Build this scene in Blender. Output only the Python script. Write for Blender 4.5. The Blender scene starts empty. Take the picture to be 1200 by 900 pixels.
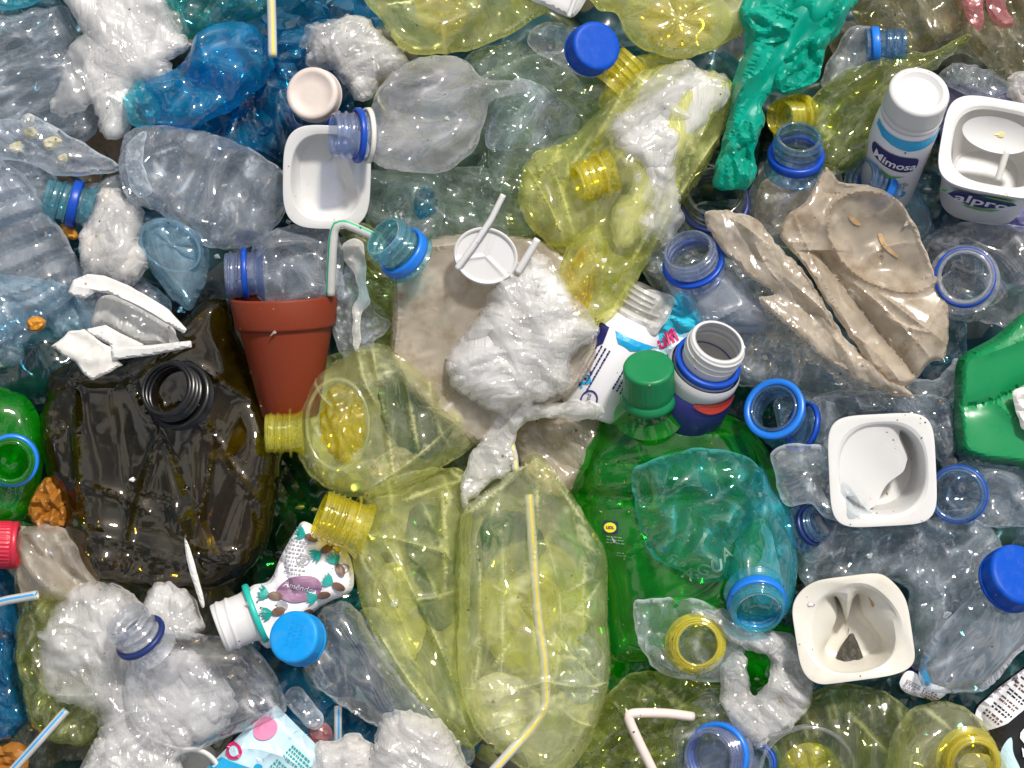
import bpy, math, random
import numpy as np
from mathutils.geometry import delaunay_2d_cdt
from mathutils import Vector

# ------------------------------------------------------------------ camera, sky, sun, exposure
SC = bpy.context.scene
COL = SC.collection
S = 0.0005                      # one photo pixel on the heap = half a millimetre
H = 2400.0                      # camera height over the heap, in those pixels
rad = math.radians

cam_d = bpy.data.cameras.new('camera')
cam = bpy.data.objects.new('camera', cam_d); COL.objects.link(cam)
cam.location = (0, 0, H * S)
cam_d.sensor_width = 36.0
cam_d.lens = 36.0 / (1200.0 / H)
cam_d.clip_start = 0.02
cam_d.clip_end = 200.0
SC.camera = cam

SUN_EL, SUN_AZ = 50.0, 24.0     # azimuth measured from the top of the photo towards its right
w = bpy.data.worlds.new('World'); SC.world = w; w.use_nodes = True
nt = w.node_tree
sky = nt.nodes.new('ShaderNodeTexSky'); sky.sky_type = 'NISHITA'; sky.sun_disc = False
sky.sun_elevation = rad(SUN_EL); sky.sun_rotation = rad(SUN_AZ)
sky.dust_density = 4.0; sky.air_density = 1.0; sky.ozone_density = 1.0
bg = nt.nodes['Background']; bg.inputs['Strength'].default_value = 0.085
# unseen broken cloud, added to vary the reflections: bright white banks with blue between them
wtc = nt.nodes.new('ShaderNodeTexCoord')
wn = nt.nodes.new('ShaderNodeTexNoise'); wn.inputs['Scale'].default_value = 3.4; wn.inputs['Detail'].default_value = 5.0; wn.inputs['Roughness'].default_value = .55
nt.links.new(wtc.outputs['Generated'], wn.inputs['Vector'])
wr = nt.nodes.new('ShaderNodeMapRange'); wr.interpolation_type = 'SMOOTHSTEP'
wr.inputs['From Min'].default_value = .47; wr.inputs['From Max'].default_value = .60; nt.links.new(wn.outputs[0], wr.inputs['Value'])
wm = nt.nodes.new('ShaderNodeMix'); wm.data_type = 'RGBA'; wm.inputs['B'].default_value = (10.0, 9.8, 9.6, 1)
nt.links.new(wr.outputs[0], wm.inputs['Factor']); nt.links.new(sky.outputs[0], wm.inputs['A'])
nt.links.new(wm.outputs['Result'], bg.inputs['Color'])

sun_d = bpy.data.lights.new('sun', 'SUN'); sun_d.energy = 3.9; sun_d.angle = rad(6.0)
sun_d.color = (1.0, 0.96, 0.9)
sun = bpy.data.objects.new('sun', sun_d); COL.objects.link(sun)
sv = Vector((math.sin(rad(SUN_AZ)) * math.cos(rad(SUN_EL)), math.cos(rad(SUN_AZ)) * math.cos(rad(SUN_EL)), math.sin(rad(SUN_EL))))
sun.rotation_euler = sv.to_track_quat('Z', 'Y').to_euler()
sun.location = sv * 3.0

SC.view_settings.view_transform = 'Standard'; SC.view_settings.look = 'None'
SC.view_settings.exposure = 0.08; SC.view_settings.gamma = 1.0
cy = SC.cycles
cy.max_bounces = 10; cy.diffuse_bounces = 3; cy.glossy_bounces = 3; cy.transmission_bounces = 6
cy.transparent_max_bounces = 40; cy.use_denoising = True; cy.sample_clamp_indirect = 6.0
cy.caustics_reflective = False; cy.caustics_refractive = False

# ------------------------------------------------------------------ number helpers
def _hash(ix, iy, seed):
    h = (ix.astype(np.int64) * 374761393 + iy.astype(np.int64) * 668265263 + int(seed) * 974711 + 12345) & 0xffffffff
    h = ((h ^ (h >> 13)) * 1274126177) & 0xffffffff
    h = ((h ^ (h >> 16)) * 2246822519) & 0xffffffff
    h = h ^ (h >> 15)
    return (h & 0xffffff) / float(0xffffff) * 2 - 1

def vnoise(x, y, seed):
    x = np.asarray(x, float); y = np.asarray(y, float)
    i = np.floor(x); j = np.floor(y); u = x - i; v = y - j
    u = u * u * (3 - 2 * u); v = v * v * (3 - 2 * v)
    a = _hash(i, j, seed); b = _hash(i + 1, j, seed); c = _hash(i, j + 1, seed); d = _hash(i + 1, j + 1, seed)
    return (a * (1 - u) + b * u) * (1 - v) + (c * (1 - u) + d * u) * v

def facet(x, y, seed):
    """piecewise flat noise: triangles meeting in sharp creases, as in crushed film"""
    s = (x + y) * 0.3660254
    u = x + s; v = y + s
    i = np.floor(u); j = np.floor(v); u = u - i; v = v - j
    h0 = _hash(i, j, seed); h1 = _hash(i + 1, j + 1, seed)
    ha = _hash(i + 1, j, seed); hb = _hash(i, j + 1, seed)
    low = u > v
    return np.where(low, h0 * (1 - u) + ha * (u - v) + h1 * v, h0 * (1 - v) + hb * (v - u) + h1 * u)

def crumpled_tile(N=128, comp=.14, h=5.0, seed=1, steps=260, kb=.25, aniso=1.0,k4=0,mx=.3):
    """a thin sheet pressed together on a wrapping square until it buckles between two plates"""
    rng=np.random.default_rng(seed)
    g=np.arange(N,dtype=np.float64)
    X,Y=np.meshgrid(g,g)
    P=np.stack([X,Y,np.zeros_like(X)],-1)
    k=np.fft.fftfreq(N)
    kk=np.sqrt(k[:,None]**2+k[None,:]**2)+1e-9
    f=np.exp(-((kk-.035)/.03)**2)
    z=np.real(np.fft.ifft2(np.fft.fft2(rng.normal(size=(N,N)))*f)); P[...,2]=z/z.std()*.8
    cx,cy=comp*aniso,comp
    def con(P,dy,dx,off,rest,kst,L):
        # pairs (i,i+d) with parity off along the moving axis
        s=(max(dy,0),max(dx,0))
        Q=np.roll(P,(-dy,-dx),(0,1)).copy()
        if dy>0: Q[N-dy:,:,1]+=L[1]
        if dx>0: Q[:,N-dx:,0]+=L[0]
        if dx<0: Q[:,:-dx,0]-=L[0]
        D=Q-P; l=np.sqrt((D**2).sum(-1))+1e-9
        c=(kst*.5*(l-rest)/l)[...,None]*D
        return c-np.roll(c,(dy,dx),(0,1))
    r2=np.sqrt(2)
    for t in range(steps):
        a=min(1,(t+1)/(steps*.7))
        L=(N*(1-cx*a),N*(1-cy*a))
        # move with the shrinking box
        if t and a<=1:
            P[...,0]*=L[0]/Lp[0]; P[...,1]*=L[1]/Lp[1]
        Lp=L
        if t==0: P[...,0]*=L[0]/N; P[...,1]*=L[1]/N
        for it in range(7):
            c=con(P,0,1,0,1,1,L)+con(P,1,0,0,1,1,L)
            c+=con(P,1,1,0,r2,.6,L)+con(P,1,-1,0,r2,.6,L)
            c+=con(P,0,2,0,2,kb,L)+con(P,2,0,0,2,kb,L)+con(P,2,2,0,2*r2,kb*.7,L)+con(P,2,-2,0,2*r2,kb*.7,L)
            if k4: c+=con(P,0,5,0,5,k4,L)+con(P,5,0,0,5,k4,L)+con(P,4,4,0,4*r2,k4,L)+con(P,4,-4,0,4*r2,k4,L)
            P=P+c*mx
            P[...,2]=np.clip(P[...,2],-h,h)
        
    gx=g*L[0]/N; gy=g*L[1]/N
    D=P.copy(); D[...,0]-=gx[None,:]; D[...,1]-=gy[:,None]
    D[...,:2]-=D[...,:2].mean((0,1))
    return D,L

def _tile(**kw):
    D, L = crumpled_tile(**kw); z = D[..., 2]; z = (z - z.mean()) / z.std()
    lap = np.abs(4 * z - np.roll(z, 1, 0) - np.roll(z, -1, 0) - np.roll(z, 1, 1) - np.roll(z, -1, 1))
    lo, hi = np.percentile(lap, 90), np.percentile(lap, 99.2)
    return z, np.clip((lap - lo) / (hi - lo), 0, 1)
TILES = {'a': _tile(N=160, comp=.09, h=9, kb=.6, aniso=1.0, k4=.12, mx=.25, seed=2, steps=110),
         'b': _tile(N=160, comp=.08, h=7, kb=.6, aniso=.15, k4=.15, mx=.25, seed=3, steps=110),
         'c': _tile(N=128, comp=.13, h=5, kb=.3, aniso=.3, k4=0, mx=.3, seed=5, steps=90)}

def _sample(T, u, v):
    n = T.shape[0]; u = np.mod(u, n); v = np.mod(v, n)
    i = np.floor(u).astype(int); j = np.floor(v).astype(int); fu = u - i; fv = v - j
    i %= n; j %= n; i1 = (i + 1) % n; j1 = (j + 1) % n
    return (T[j, i] * (1 - fu) + T[j, i1] * fu) * (1 - fv) + (T[j1, i] * (1 - fu) + T[j1, i1] * fu) * fv

def crumple(x, y, sc, seed, stretch=None, octv=3, ridge=False, kind=None):
    """height of crushed film, read from a pressed sheet turned and shifted by the seed"""
    x = np.asarray(x, float); y = np.asarray(y, float); rs = np.random.default_rng(int(seed) * 7 + 3)
    k = kind or ('b' if stretch else 'a'); node = sc / 17.0 if k != 'c' else sc / 11.0
    a = rad(stretch[0]) if stretch else rs.uniform(0, 2 * math.pi)
    st = max(1.0, stretch[1] * .55) if stretch else 1.0
    wx = x + .35 * sc * vnoise(x / (sc * 2.2), y / (sc * 2.2), seed + 71); wy = y + .35 * sc * vnoise(x / (sc * 2.2), y / (sc * 2.2), seed + 72)
    u = (wx * math.cos(a) + wy * math.sin(a)) / (node * st); v = (-wx * math.sin(a) + wy * math.cos(a)) / node
    o = rs.uniform(0, 160, 2); fl = rs.choice([-1, 1])
    T = TILES[k][1 if ridge else 0]
    r = _sample(T, u + o[0], fl * v + o[1])
    if octv >= 3:
        q = _sample(TILES['c'][1 if ridge else 0], u * 1.25 + o[1], v * 1.25 + o[0])
        r = np.maximum(r, .6 * q) if ridge else r + .28 * q
    return r if ridge else r * .6

def kz(z): return (H - z) / H
def at(x, y, z):                # the point at height z that stands over photo position x, y
    k = kz(z)
    return np.array([600 + (x - 600) * k, 450 + (y - 450) * k, z], float)

def unit(v):
    v = np.asarray(v, float); return v / np.linalg.norm(v)

def catmull(pts, closed=True, n=8):
    P = np.asarray(pts, float); m = len(P); out = []
    for i in range(m if closed else m - 1):
        if closed: p0, p1, p2, p3 = P[i - 1], P[i], P[(i + 1) % m], P[(i + 2) % m]
        else: p0, p1, p2, p3 = P[max(i - 1, 0)], P[i], P[i + 1], P[min(i + 2, m - 1)]
        for t in np.linspace(0, 1, n, endpoint=False):
            out.append(.5 * ((2 * p1) + (-p0 + p2) * t + (2 * p0 - 5 * p1 + 4 * p2 - p3) * t * t + (-p0 + 3 * p1 - 3 * p2 + p3) * t ** 3))
    if not closed: out.append(P[-1])
    return np.array(out)

def resample(P, step, closed=True):
    Q = np.vstack([P, P[:1]]) if closed else P
    seg = np.linalg.norm(np.diff(Q, axis=0), axis=1); L = np.concatenate([[0], np.cumsum(seg)])
    n = max(4, int(L[-1] / step)); t = np.linspace(0, L[-1], n, endpoint=not closed)
    return np.stack([np.interp(t, L, Q[:, k]) for k in range(Q.shape[1])], 1)

def inside(P, X, Y):
    r = np.zeros(X.shape, bool); n = len(P)
    for i in range(n):
        x0, y0 = P[i]; x1, y1 = P[(i + 1) % n]
        if y0 == y1: continue
        c = (y0 > Y) != (y1 > Y)
        r ^= c & (X < (x1 - x0) * (Y - y0) / (y1 - y0) + x0)
    return r

def polydist(P, X, Y):
    d = np.full(X.shape, 1e9)
    for i in range(len(P)):
        a = P[i]; b = P[(i + 1) % len(P)]; ab = b - a; L2 = max(ab @ ab, 1e-9)
        t = np.clip(((X - a[0]) * ab[0] + (Y - a[1]) * ab[1]) / L2, 0, 1)
        d = np.minimum(d, (X - a[0] - t * ab[0]) ** 2 + (Y - a[1] - t * ab[1]) ** 2)
    return np.sqrt(d)

def fill(P, step, rng, extra=None):
    """triangulate a closed outline with an even scatter of inner points"""
    x0, y0 = P.min(0); x1, y1 = P.max(0); pts = []
    ys = np.arange(y0, y1, step * .87)
    for k, yy in enumerate(ys):
        xs = np.arange(x0 + (k % 2) * step * .5, x1, step); pts.append(np.stack([xs, np.full(len(xs), yy)], 1))
    G = np.vstack(pts) if pts else np.zeros((0, 2)); G = G + rng.uniform(-.18, .18, G.shape) * step
    m = inside(P, G[:, 0], G[:, 1]); G = G[m]
    if len(G):
        G = G[polydist(P, G[:, 0], G[:, 1]) > step * .55]
    if extra is not None and len(extra):
        E = extra[inside(P, extra[:, 0], extra[:, 1])]
        if len(E): E = E[polydist(P, E[:, 0], E[:, 1]) > step * .6]
        if len(E):
            # one crease point per small cell, and no lattice point right beside it
            cell = {}
            for i, q in enumerate(E): cell.setdefault((int(q[0] / (step * .5)), int(q[1] / (step * .5))), i)
            E = E[sorted(cell.values())]
            near = set()
            r = step * .55
            for q in E:
                for dx in (-r, 0, r):
                    for dy in (-r, 0, r): near.add((int((q[0] + dx) / r), int((q[1] + dy) / r)))
            keep = np.array([(int(g[0] / r), int(g[1] / r)) not in near for g in G], bool) if len(G) else np.zeros(0, bool)
            G = np.vstack([G[keep], E])
    nb = len(P)
    A = np.vstack([P, G])
    v, e, f, ov, oe, of = delaunay_2d_cdt([Vector(p) for p in A.tolist()], [(i, (i + 1) % nb) for i in range(nb)], [], 0, 1e-6)
    V = np.array([(q.x, q.y) for q in v])
    F = np.array([t for t in f if len(t) == 3], int)
    c = V[F].mean(1)
    F = F[inside(P, c[:, 0], c[:, 1])]
    used = np.unique(F); remap = np.full(len(V), -1); remap[used] = np.arange(len(used))
    return V[used], remap[F]

# ------------------------------------------------------------------ objects
def world(V):
    V = np.asarray(V, float)
    return np.stack([(V[:, 0] - 600) * S, (450 - V[:, 1]) * S, V[:, 2] * S], 1)

def tag(o, label=None, cat=None, group=None, kind=None):
    if label: o['label'] = label
    if cat: o['category'] = cat
    if group: o['group'] = group
    if kind: o['kind'] = kind
    return o

def thing(name, label, cat, x, y, z, group=None):
    o = bpy.data.objects.new(name, None); COL.objects.link(o)
    o.empty_display_size = .01
    o.location = world([at(x, y, z)])[0]
    return tag(o, label, cat, group)

ORIG = {}
def origin_of(o):
    return np.array(ORIG[o.name]) if o.name in ORIG else np.array(o.location)
def link(name, V, F, mats, idx=None, parent=None, smooth=True, sharpen=None):
    W = world(V)
    ow = origin_of(parent) if parent is not None else np.array([W[:, 0].mean(), W[:, 1].mean(), W[:, 2].min()])
    me = bpy.data.meshes.new(name)
    me.from_pydata((W - ow).tolist(), [], F if isinstance(F, list) else F.tolist())
    for m in (mats if isinstance(mats, (list, tuple)) else [mats]): me.materials.append(m)
    if idx is not None: me.polygons.foreach_set('material_index', np.asarray(idx, np.int32))
    if smooth: me.polygons.foreach_set('use_smooth', np.ones(len(me.polygons), bool))
    if sharpen: me.set_sharp_from_angle(angle=rad(sharpen))
    me.update()
    o = bpy.data.objects.new(name, me); COL.objects.link(o)
    ORIG[o.name] = ow
    if parent is None: o.location = ow
    else: o.parent = parent
    return o

def pleatz(X, Y, pleat, seed):
    px, py, n, A = pleat
    dx, dy = X - px, Y - py; r = np.hypot(dx, dy) + 1e-6; th = np.arctan2(dy, dx)
    ph = th * n / (2 * math.pi) + .9 * vnoise(X / 46, Y / 46, seed + 41) + .35 * vnoise(X / 15, Y / 15, seed + 42)
    q = ph - np.floor(ph); tri = np.abs(q - .5) * 4 - 1
    amp = .45 + .55 * vnoise(th * 3, r / 60, seed + 43)
    return A * tri * np.clip(r / 34, .1, 1) * amp

def sheet_geo(P, z, T, R, seed, step, pin, n, A, amp, sc, lift, rng, sjag=.6, sheet_mat=None, reach=(.52, .98), sheet_amp=.8):
    """one loose ply of film: gathered in pleats at a pinch point, ragged at the edge"""
    P = resample(P, step * .9)
    t = np.arange(len(P)) * step
    nrm = np.roll(P, -1, 0) - np.roll(P, 1, 0); nrm = np.stack([nrm[:, 1], -nrm[:, 0]], 1) / (np.linalg.norm(nrm, axis=1)[:, None] + 1e-9)
    P = P + nrm * sjag * (3.2 * facet(t / 22, t * 0 + .2, seed) + 2.0 * facet(t / 7, t * 0 + 3.2, seed + 1))[:, None]
    V2, F = fill(P, step, rng); X, Y = V2[:, 0], V2[:, 1]
    d = polydist(P, X, Y); tt = np.clip(d / max(R, 1), 0, 1)
    Z = z + T * np.sqrt(np.clip(1 - (1 - tt) ** 2, 0, 1)) * 1.0 + lift + pleatz(X, Y, (pin[0], pin[1], n, A), seed)
    st_ = (math.degrees(math.atan2(P[:, 1].mean() - pin[1], P[:, 0].mean() - pin[0])), 2.2)
    Z = Z + amp * crumple(X, Y, sc, seed + 7, st_, 3) + 2.0 * np.exp(-d / 5.0)
    V = np.stack([X, Y, Z], 1)
    dx, dy = X - pin[0], Y - pin[1]; th = np.arctan2(dy, dx)
    ph = th * n / (2 * math.pi) + .9 * vnoise(X / 46, Y / 46, seed + 41) + .35 * vnoise(X / 15, Y / 15, seed + 42)
    q = ph - np.floor(ph); tri = np.abs(q - .5) * 4 - 1
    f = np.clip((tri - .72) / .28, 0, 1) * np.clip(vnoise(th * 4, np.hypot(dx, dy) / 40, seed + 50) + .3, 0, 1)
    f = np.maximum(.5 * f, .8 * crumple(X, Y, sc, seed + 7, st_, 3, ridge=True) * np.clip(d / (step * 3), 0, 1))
    f = np.maximum(f, .7 * np.exp(-(d / 1.5) ** 2))  # pleat crests and free edge get painted highlight lines
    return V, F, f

SURF = {}
_seed = [100]
def pouch(name, outline, z, T, mat, parent=None, R=None, amp=6, sc=42, seed=None, stretch=None, ribs=None, step=3.6, under=.6, Rk=.62,
          sharp=False, slope=(0, 0), zf=None, sheet=None, jag=1.6, octv=3, edge=1.0, sharpang=20, folds=1.0, fw=(5, 13), fa=(2.5, 7), pleat=None, sheets=0, sheet_T=1.0, pins=None, strokes=None, npl=(14, 30), pA=(2.2, 4.6), sjag=.6, sheet_mat=None, reach=(.52, .98), sheet_amp=.8):
    """a crushed hollow body: outline in photo pixels, swelling to T above the height z, faceted by crumples"""
    _seed[0] += 17
    if seed is None: seed = _seed[0]
    rng = np.random.default_rng(seed)
    k = kz(z)
    P = np.array([at(x, y, z)[:2] for x, y in outline])
    cx, cy = P.mean(0)
    if not sharp: P = catmull(P)
    P = resample(P, step * .9)
    if jag:
        t = np.arange(len(P)) * step / 14.0
        P = P + np.stack([facet(t, t * 0 + .3, seed), facet(t, t * 0 + 5.3, seed + 1)], 1) * jag
    # sharp dents and ridges along random strokes
    ext = float(np.ptp(P, axis=0).max()); area = .6 * float(np.ptp(P[:, 0]) * np.ptp(P[:, 1]))
    nf = int(np.clip(folds * area / (110.0 * (fw[0] + fw[1])), 0, 140)) if folds else 0
    FL = []; cand = rng.uniform(P.min(0), P.max(0), (600, 2)); cand = cand[inside(P, cand[:, 0], cand[:, 1])]
    if not len(cand): cand = P.mean(0)[None]
    for _ in range(nf):
        q = cand[rng.integers(len(cand))]
        a = rad(stretch[0]) + rng.normal(0, .35) if stretch else rng.uniform(0, math.pi)
        FL.append((q[0], q[1], a, min(rng.uniform(2.0, 8.0) * (fw[0] + fw[1]) * .5, ext * .42), rng.uniform(*fw), rng.uniform(*fa) * rng.choice([-1, 1, 1]), rng.normal(0, .007)))
    for (x0, y0, x1, y1, wd, am) in (strokes or []):
        a0 = at(x0, y0, z)[:2]; a1 = at(x1, y1, z)[:2]; dv = a1 - a0
        FL.append(((a0[0] + a1[0]) / 2, (a0[1] + a1[1]) / 2, math.atan2(dv[1], dv[0]), float(np.hypot(*dv)) * .54, wd, am, rng.normal(0, .12) / max(float(np.hypot(*dv)), 20)))
    ext_pts = []
    for fx, fy, a, ln, wd, am, cv in FL:
        u = np.arange(-ln * 1.1, ln * 1.1, step * .75); v = -cv * u * u
        ext_pts.append(np.stack([fx + u * math.cos(a) - v * math.sin(a), fy + u * math.sin(a) + v * math.cos(a)], 1))
    ext_pts = np.vstack(ext_pts) if ext_pts else None
    V2, F = fill(P, step, rng, ext_pts)
    X, Y = V2[:, 0], V2[:, 1]
    d = polydist(P, X, Y)
    if R is None: R = max(d.max() * Rk, 3)
    def foldline(X, Y):
        o = np.zeros(X.shape)
        for fx, fy, a, ln, wd, am, cv in FL:
            u = (X - fx) * math.cos(a) + (Y - fy) * math.sin(a); v = -(X - fx) * math.sin(a) + (Y - fy) * math.cos(a) + cv * u * u
            o = np.maximum(o, min(1, .3 + abs(am) / 9) * np.exp(-(v / .9) ** 2) * np.exp(-(u / ln) ** 4) * np.clip(.45 + .9 * vnoise(u / 22 + fx, u * 0 + fy, 5), 0, 1))
        return o
    def foldz(X, Y):
        o = np.zeros(X.shape)
        for fx, fy, a, ln, wd, am, cv in FL:
            u = (X - fx) * math.cos(a) + (Y - fy) * math.sin(a); v = -(X - fx) * math.sin(a) + (Y - fy) * math.cos(a) + cv * u * u
            o += am * np.exp(-np.abs(v) / wd) * np.exp(-(u / ln) ** 4) * np.where(v > 0, 1.0, .75)
        return o
    def height(X, Y, d, bottom=False):
        t = np.clip(d / R, 0, 1)
        dome = np.sqrt(np.clip(1 - (1 - t) ** 2, 0, 1)) ** edge
        fade = np.clip(d / (step * 2.2), 0, 1)
        if pleat is not None: zp = pleatz(X, Y, pleat, seed)
        else: zp = 0
        base = z + zp + slope[0] * (X - cx) + slope[1] * (Y - cy)
        if zf is not None: base = base + zf(X, Y) * (.4 + .6 * fade)
        if bottom:
            return base - under * T * dome + amp * .8 * crumple(X, Y, sc * .9, seed + 5, stretch, octv) * fade
        c = amp * (crumple(X, Y, sc, seed, stretch, octv) + .9 * facet(X / (sc * 2.3), Y / (sc * 2.3), seed + 3)) + foldz(X, Y)
        if ribs:
            a = rad(ribs[0]); s = (X - cx) * math.cos(a) + (Y - cy) * math.sin(a)
            ph = s / ribs[1] + .25 * vnoise(X / 60, Y / 60, seed + 9)
            q = ph - np.floor(ph)
            c = c + ribs[2] * (np.clip(np.abs(q - .5) * 4, 0, 1) - .5) * 1.6
        return base + T * dome + c * (.15 + .85 * fade)
    zt = height(X, Y, d)
    bnd = d < 1e-4 * step + 1e-6
    zt[bnd] = (z + slope[0] * (X - cx) + slope[1] * (Y - cy) + (zf(X, Y) * .4 if zf is not None else 0) + .35 * amp * crumple(X, Y, sc, seed, stretch))[bnd]
    zb = zt - sheet if sheet else np.minimum(height(X, Y, d, True), zt - 1.2)
    n = len(X)
    ids = np.arange(n) + n; ids[bnd] = np.arange(n)[bnd]
    if sheet: ids = np.arange(n) + n
    inner = np.unique(ids[ids >= n])
    remap = np.arange(2 * n); remap[inner] = n + np.arange(len(inner))
    V = np.vstack([np.stack([X, Y, zt], 1), np.stack([X, Y, zb], 1)[inner - n]])
    F2 = remap[ids[F]][:, ::-1]
    FF = np.vstack([F, F2])
    if sheet:
        ee = np.sort(np.vstack([F[:, [0, 1]], F[:, [1, 2]], F[:, [2, 0]]]), 1)
        u, cnt = np.unique(ee, axis=0, return_counts=True)
        b = u[cnt == 1]
        q1 = np.stack([b[:, 0], b[:, 1], remap[b[:, 1] + n]], 1); q2 = np.stack([b[:, 0], remap[b[:, 1] + n], remap[b[:, 0] + n]], 1)
        FF = np.vstack([FF, q1, q2])
    FA = None
    if sheets:
        VV = [V]; FFs = [FF]; FA = [np.full(len(V), -1.0)]; nn = len(V)
        c0 = P.mean(0); ext_ = float(np.ptp(P, axis=0).max())
        for q in range(sheets):
            sc_ = rng.uniform(*reach) if q else max(1.0, reach[1])
            off = rng.normal(0, .16, 2) * ext_ * (1 - sc_) * 2.0
            a_ = rng.normal(0, .25) if q else 0
            Rm = np.array([[math.cos(a_), math.sin(a_)], [-math.sin(a_), math.cos(a_)]])
            Q = (P - c0) @ Rm * sc_ + c0 + off
            pin = P[rng.integers(len(P))] if rng.random() < .6 else c0 + rng.normal(0, .22, 2) * ext_
            if pins: pin = at(*pins[q % len(pins)], z)[:2]
            v_, f_, a2 = sheet_geo(Q, z, T, R, seed + 31 * q, step * .86, pin, rng.integers(*npl), rng.uniform(*pA) * sheet_T * .45, amp * sheet_amp, sc * .85, 1.5 + 2.6 * q * sheet_T, rng, sjag)
            VV.append(v_); FFs.append(f_ + nn); FA.append(a2); nn += len(v_)
        nV0 = len(V); V = np.vstack(VV); FF = np.vstack(FFs)
    midx = None
    if sheets and sheet_mat is not None:
        midx = np.zeros(len(FF), np.int32); midx[len(FFs[0]):] = 1
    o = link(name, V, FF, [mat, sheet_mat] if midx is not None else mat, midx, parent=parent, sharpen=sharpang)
    # wall gone pale at sharp bends, with crease and outline highlights painted into the haze: kept as an attribute of the mesh
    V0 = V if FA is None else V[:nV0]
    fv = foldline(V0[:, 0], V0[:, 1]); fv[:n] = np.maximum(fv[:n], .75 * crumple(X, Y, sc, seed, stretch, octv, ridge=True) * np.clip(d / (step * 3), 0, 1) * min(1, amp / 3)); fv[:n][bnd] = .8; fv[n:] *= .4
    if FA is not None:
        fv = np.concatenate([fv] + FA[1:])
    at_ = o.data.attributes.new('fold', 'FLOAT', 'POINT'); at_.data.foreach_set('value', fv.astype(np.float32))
    def surf(x, y, lift=.8):
        p = np.atleast_2d(np.array([at(a, b, z)[:2] for a, b in zip(np.atleast_1d(x), np.atleast_1d(y))]))
        dd = polydist(P, p[:, 0], p[:, 1])
        return np.stack([p[:, 0], p[:, 1], height(p[:, 0], p[:, 1], dd) + lift], 1)
    SURF[o.name] = surf
    return o

def frame(a):
    a = unit(a); t = np.array([0, 0, 1.0]) if abs(a[2]) < .9 else np.array([1.0, 0, 0])
    u = unit(np.cross(a, t)); v = np.cross(a, u)
    return a, u, v

def lathe(name, o, a, prof, mat, parent=None, n=48, rf=None, mats_by=None, closed=False, scale=(1, 1), uref=None):
    a, u, v = frame(a)
    if uref is not None:
        u = unit(np.asarray(uref, float) - a * (np.asarray(uref, float) @ a)); v = np.cross(a, u)
    th = np.linspace(0, 2 * math.pi, n, endpoint=False)
    V = []
    for l, r in prof:
        rr = np.full(n, float(r)) if rf is None else rf(l, th, float(r))
        V.append(np.asarray(o) + a * l + np.outer(rr * np.cos(th) * scale[0], u) + np.outer(rr * np.sin(th) * scale[1], v))
    m = len(prof); F = []; idx = []
    for i in range(m if closed else m - 1):
        for j in range(n):
            j2 = (j + 1) % n; i2 = (i + 1) % m
            F.append((i * n + j, i * n + j2, i2 * n + j2, i2 * n + j))
            idx.append(mats_by(i) if mats_by else 0)
    return link(name, np.vstack(V), F, mat, idx if mats_by else None, parent)

def neck(parent, x, y, z, d, r, L, mat, ring=None, ringpos=.6, ringw=.15, flare=1.3, turns=2.6, name='neck', lipr=.9, ringr=1.13, rough=.085, collar=True):
    k = kz(z); r = r * k; L = L * k; d = unit(d); o = at(x, y, z)
    ls = np.linspace(0, L, 76)
    def outer(l):
        t = l / L
        q = r * lipr
        if t < .05: q = r * (lipr - .04 + .04 * math.sqrt(max(t, 0) / .05))
        if t > .74: q = r * (lipr + (flare - lipr) * ((t - .74) / .26) ** 1.6)
        return q
    prof = [(l, outer(l)) for l in ls]
    inn = [(l, outer(l) - (.1 * r if l < .74 * L else .06 * r)) for l in ls[::-1]]
    def rf(l, th, rr):
        t = l / L
        if .06 < t < .56:
            ph = (t - .06) / .5 * turns - th / (2 * math.pi)
            q = ph - np.floor(ph)
            g = np.exp(-((q - .5) / .17) ** 2) * min(1, (t - .06) / .05, (.56 - t) / .05)
            return rr + r * rough * g
        return rr
    nk = lathe(name, o, d, prof + inn, mat, parent, n=64, rf=rf, closed=True)
    if ring is not None:
        w = ringw * L; c = ringpos * L; q = r * ringr; i = r * (lipr + .02)
        p = [(c - w / 2, i), (c - w / 2 + .5, q * .98), (c - w / 4, q), (c + w / 4, q), (c + w / 2 - .5, q * .98), (c + w / 2, i)]
        lathe('tamper_ring', o, d, p, ring, nk, n=56, closed=True)
    elif collar:
        c = .68 * L; q = r * 1.16; i = r * lipr
        lathe('collar', o, d, [(c - 2, i), (c - 1.6, q), (c + .6, q), (c + 1.4, i)], mat, nk, n=56, closed=True)
    return nk

def cap(parent, x, y, z, d, r, h, mat, name='screw_cap', ribs=54, grip=.05, dish=0.0, skirt=None, boss=None):
    """screw cap: x, y, z is the middle of its top face and d points from there into the bottle"""
    k = kz(z); r *= k; h *= k; o = at(x, y, z)
    b = .12 * r
    prof = [(dish, 0.01)]
    if boss: prof += [(dish, r * .46), (dish + .5, r * .5), (boss, r * .54), (boss, r * .70), (dish * 0, r * .76), (-.3, r * .80)]
    else: prof += [(dish, r * .4), (dish, r * .72), (0, r * .78)]
    prof += [(0.1, r - b), (.25 * b, r - .3 * b), (b * .9, r), (b * 1.4, r)]
    prof += [(l, r * (1 + .02 * (l / h))) for l in np.linspace(b * 1.8, h * .74, 6)]
    prof += [(h * .77, r * 1.0), (h * .79, r * .985), (h * .81, r * 1.03), (h * .9, r * 1.035), (h * .985, r * 1.02), (h, r * .99), (h, r * .86), (h * .2, r * .86)]
    if skirt: prof = [(l, q * (1 + skirt * max(0, (l / h - .8) / .2))) for l, q in prof]
    def rf(l, th, rr):
        if b * 1.4 < l < h * .76 and rr > r * .95: return rr * (1 + grip * (np.sin(th * ribs) * .5))
        return np.full(len(th), rr)
    return lathe(name, o, d, prof, mat, parent, n=120, rf=rf)

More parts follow.
